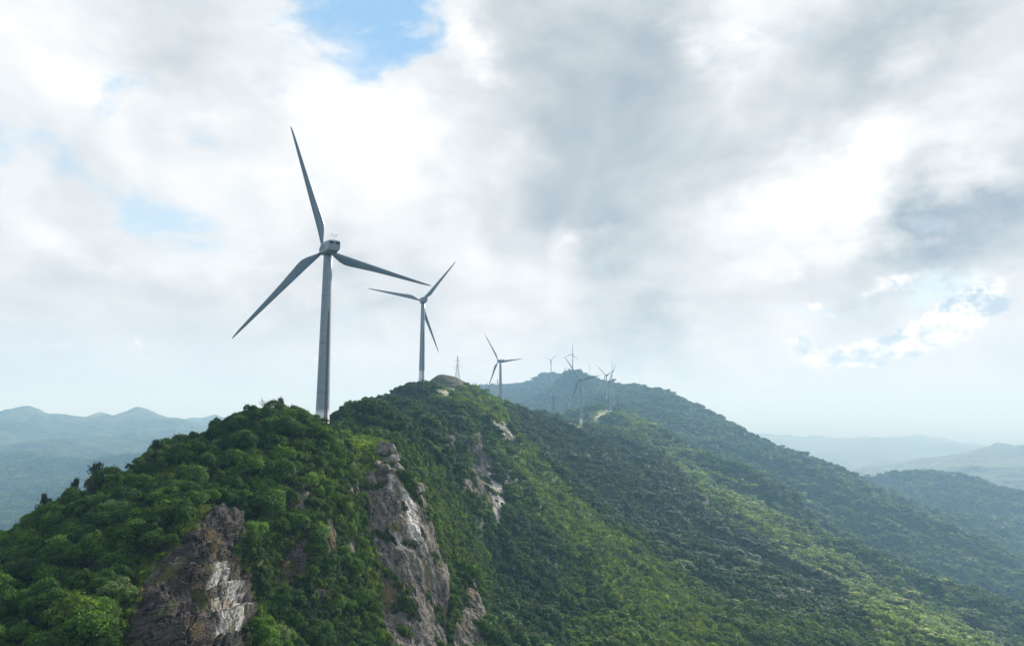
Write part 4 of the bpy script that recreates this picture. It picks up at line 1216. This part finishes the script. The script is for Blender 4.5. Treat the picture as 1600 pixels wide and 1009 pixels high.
for k_ in range(3):
    (p0, h0), (p1, h1) = tops[k_], tops[k_ + 1]
    for off, zf in ((-3.4, .70), (3.4, .70), (2.3, .86)):
        a = (p0[0] + off, p0[1], p0[2] - h0 * (1 - zf) - 1.3); c = (p1[0] + off, p1[1], p1[2] - h1 * (1 - zf) - 1.3)
        o = wire(a, c, 5.0 if k_ < 2 else 14).build('power_line_wire', M_DSTEEL)
        lb = ['thin wire from the pylon behind the bare hilltop to the half hidden turbine pylon',
              'thin wire from the half hidden turbine pylon to the dark knoll pylon',
              'thin wire sagging from the dark pylon on the knoll to the faint far pylon'][k_]
        tag(o, lb, 'wire', ['wires behind the crest', 'wires to the dark pylon', 'wires to the far pylon'][k_])
def mast(u, v, Y, r, lb, top):
    p = W(u, v, Y); g = float(gsample(gz, p[0:1], p[1:2])[0]) - .5
    root = empty('radio_mast', (p[0], p[1], g)); Hh = p[2] - g
    b = MB()
    for i in range(3):
        a = i * 2.094; b.tube((r * math.cos(a), r * math.sin(a), 0), (r * .6 * math.cos(a), r * .6 * math.sin(a), Hh), .16, n=5)
    for z in np.arange(1.5, Hh, 1.5):
        for i in range(3):
            a, c = i * 2.094, (i + 1) * 2.094; q = 1 - .4 * z / Hh; q2 = 1 - .4 * min(Hh, z + 1.4) / Hh
            b.tube((r * q * math.cos(a), r * q * math.sin(a), z), (r * q2 * math.cos(c), r * q2 * math.sin(c), min(Hh, z + 1.4)), .09, n=4)
    b.build('lattice', M_STEEL, root)
    b = MB(); b.loft([circ((0, 0, Hh * (1 - top)), r * 1.2, 10), circ((0, 0, Hh), r * 1.1, 10)]); b.build('antenna_drum', M_STEEL, root)
    tag(root, lb, 'mast', 'masts on the far summit')
mast(883, 573.2, 2350, 1.0, 'thin pale mast between the two turbines on the far summit ridge', .3)
mast(907, 575.0, 2230, 1.1, 'short stubby mast right of the taller far summit turbine', .4)
mast(921.5, 569.5, 2230, .9, 'slender pale mast on the highest point of the far summit', .12)

# ------------------------------------------------------------------ hut, boulders, odd trees
def at_ground(u, v, Y):
    p = W(u, v, Y); return np.array((p[0], p[1], float(gsample(gz, p[0:1], p[1:2])[0])))
p = at_ground(703, 607.5, 490)
hut = empty('hut', p, math.radians(-25))
b = MB(); b.box((0, 0, 1.3), (5.4, 3.6, 3.0)); wl = b.build('wall', M_WHITE, hut)
b = MB(); b.add([(-3.0, -2.2, 2.75), (3.0, -2.2, 2.75), (3.0, 2.2, 2.75), (-3.0, 2.2, 2.75), (-3.0, 0, 3.9), (3.0, 0, 3.9)], [(0, 1, 5, 4), (2, 3, 4, 5), (0, 4, 3), (1, 2, 5), (0, 3, 2, 1)]); b.build('roof', M_STEEL, hut)
b = MB(); b.box((-1.4, -1.82, 1.2), (.95, .06, 2.0)); b.build('door', M_DARK, hut)
b = MB(); b.box((1.0, -1.82, 1.6), (1.3, .06, .9)); b.build('window', M_DARK, hut)
tag(hut, 'small white hut beside the dirt track below the brown hilltop', 'hut')

def mat_boulder():
    m, k, pr = material('boulder rock'); geo = k.new('ShaderNodeNewGeometry')
    c, h = rock_color(k, geo.outputs['Position'])
    k.put(pr.inputs['Base Color'], c); pr.inputs['Roughness'].default_value = .85
    bp = k.new('ShaderNodeBump'); bp.inputs['Strength'].default_value = .6; bp.inputs['Distance'].default_value = .3; k.put(bp.inputs['Height'], h); k.l.new(bp.outputs[0], pr.inputs['Normal'])
    return m
M_BOULDER = mat_boulder()
import bmesh
def boulder(u, v, Y, r, seed, lb, gr=None):
    p = at_ground(u, v, Y); bm = bmesh.new(); bmesh.ops.create_icosphere(bm, subdivisions=4, radius=1.0)
    rng = np.random.default_rng(seed); co = np.array([q.co[:] for q in bm.verts]); s_ = rng.uniform(-40, 40, 3)
    for i in range(9):                        # planar breaks
        n = rng.normal(size=3); n[2] = abs(n[2]) * .8; n /= np.linalg.norm(n); d = rng.uniform(.50, .82)
        e = co @ n - d; co -= np.where(e > 0, e, 0)[:, None] * n * .92
    co += co * (0.10 * fbm(co[:, 0] * 2 + s_[0], co[:, 1] * 2 + s_[1], co[:, 2] * 2 + s_[2], 4))[:, None]
    co *= np.array((r * rng.uniform(.9, 1.4), r * rng.uniform(.8, 1.1), r * rng.uniform(.65, .95)))
    for q, c in zip(bm.verts, co): q.co = c
    me = bpy.data.meshes.new('boulder'); bm.to_mesh(me); bm.free(); me.materials.append(M_BOULDER)
    o = bpy.data.objects.new('boulder', me); COL.objects.link(o); o.location = p + np.array((0, 0, r * .25)); o.rotation_euler = (0, 0, rng.uniform(0, 6))
    tag(o, lb, 'boulder', gr or 'boulders at the edge of the clearing')
boulder(604, 703, 170, 2.6, 1, 'largest grey boulder on the right edge of the grassy clearing')
boulder(614, 712, 167, 1.7, 2, 'grey boulder just below the largest one at the clearing edge')
boulder(601, 735, 160, 1.6, 3, 'rounded boulder perched above the pale cliff face')
boulder(579, 748, 157, 1.9, 4, 'boulder at the top left corner of the tall cliff')
boulder(590, 727, 163, 1.0, 5, 'small boulder in the grass under the clearing', None)
boulder(573, 716, 167, .8, 6, 'small boulder on the left of the grassy clearing', None)
boulder(648, 752, 163, 2.3, 7, 'dark block on the right shoulder of the tall cliff', None)
boulder(622, 728, 163, 1.5, 8, 'dark boulder at the rim between clearing and cliff', None)

def dead_tree(u, v, Y, Hh, seed, lb):
    p = at_ground(u, v, Y); root = empty('dead_tree', p); r = random.Random(seed); b = MB()
    def grow(a, d, L, q, n):
        e = a + d * L; b.tube(a, e, q, q * .6, 5)
        if n:
            for _ in range(3 if n > 1 else 2):
                d2 = (d + Vector((r.uniform(-.75, .75), r.uniform(-.75, .75), r.uniform(-.1, .5)))).normalized()
                grow(a + d * L * r.uniform(.55, 1), d2, L * r.uniform(.5, .8), q * .55, n - 1)
    grow(Vector((0, 0, 0)), Vector((.05, 0, 1)).normalized(), Hh * .42, .14, 4)
    b.build('trunk', M_DEAD, root); tag(root, lb, 'dead tree')
dead_tree(415, 642, 150, 6.5, 3, 'bare dead tree sticking up on the crest of the near hill')
dead_tree(432, 641, 151, 5.0, 8, 'smaller bare snag right of the dead tree on the near crest')

def tier_crown(seed):
    """flat layered crown of a wind-shaped pine"""
    rng = np.random.default_rng(seed); Ps = []; 
    for z, R_ in ((.15, .75), (.45, 1.0), (.75, .8), (1.0, .5)):
        n = int(420 * R_); a = rng.uniform(0, 6.283, n); q = np.sqrt(rng.uniform(0, 1, n)) * R_ * (0.7 + .3 * np.cos(a * 2 + seed + z * 5))
        Ps.append(np.stack([q * np.cos(a), q * np.sin(a), z + rng.normal(0, .11, n)], 1) + np.array((rng.normal(0, .18), rng.normal(0, .18), 0)))
    P = np.concatenate(Ps); N = rng.normal(size=P.shape) * .5 + np.array((0, 0, 1)); N /= np.linalg.norm(N, axis=1)[:, None]
    V, Fc = leaf_quads(P, N, .16, .6, rng, .1); me = mesh_np('crown', V, Fc, M_LEAF, False)
    at = me.attributes.new('leaf', 'FLOAT', 'FACE'); at.data.foreach_set('value', rng.uniform(0, .6, len(P)).astype(np.float32)); return me
PINE = [tier_crown(3), tier_crown(9)]
def pine(u, v, Y, R_, Hh, k_, lb):
    p = at_ground(u, v, Y); root = empty('pine_tree', p, k_ * 1.3)
    b = MB(); b.tube((0, 0, -.6), (.12, 0, Hh * .55), .13, .08, 7); b.tube((.12, 0, Hh * .55), (0, .1, Hh), .08, .03, 6)
    for i in range(5): a = i * 1.3; z = Hh * (.35 + .13 * i); b.tube((.06, .03, z), (.06 + math.cos(a) * R_ * .8, math.sin(a) * R_ * .8, z + .35), .05, .015, 5)
    b.build('trunk', M_BARK, root)
    c = bpy.data.objects.new('crown', PINE[k_ % 2]); COL.objects.link(c); c.parent = root; c.location = (0, 0, Hh * .42); c.scale = (R_, R_, Hh * .6); c['tint'] = (.026, .055, .018)
    tag(root, lb, 'pine tree', 'dark pines on the left skyline')
pine(66, 800, 105, 1.3, 4.5, 0, 'dark flat-topped pine lowest on the left skyline of the near hill')
pine(150, 752, 114, 1.6, 4.9, 1, 'dark layered pine standing out on the skyline at mid left')
pine(118, 768, 111, 1.2, 4.3, 2, 'dark pine on the left skyline just below the layered one')
pine(242, 708, 122, 1.3, 4.6, 3, 'dark pine highest on the left skyline of the near hill')
pine(438, 642, 153, 1.5, 4.8, 4, 'dark pine on the summit of the near hill beside the dead tree')

# ------------------------------------------------------------------ haze
hb_ = MB(); zlo, zhi = float(gz.min()) - 3.0, 238.0; R_ = 82000.0
hb_.box((0, 0, (zlo + zhi) / 2), (2 * R_, 2 * R_, zhi - zlo))
hm = bpy.data.materials.new('haze'); hm.use_nodes = True; hm.node_tree.nodes.clear()
kk = NT(hm.node_tree); ho = kk.new('ShaderNodeOutputMaterial'); pv = kk.new('ShaderNodeVolumePrincipled')
pv.inputs['Color'].default_value = (.40, .68, 1.0, 1); pv.inputs['Absorption Color'].default_value = (.74, .72, 1, 1); pv.inputs['Density'].default_value = 0.00024; pv.inputs['Anisotropy'].default_value = 0.04
kk.l.new(pv.outputs[0], ho.inputs['Volume'])
hz_ = hb_.build('haze', hm); hz_['kind'] = 'stuff'
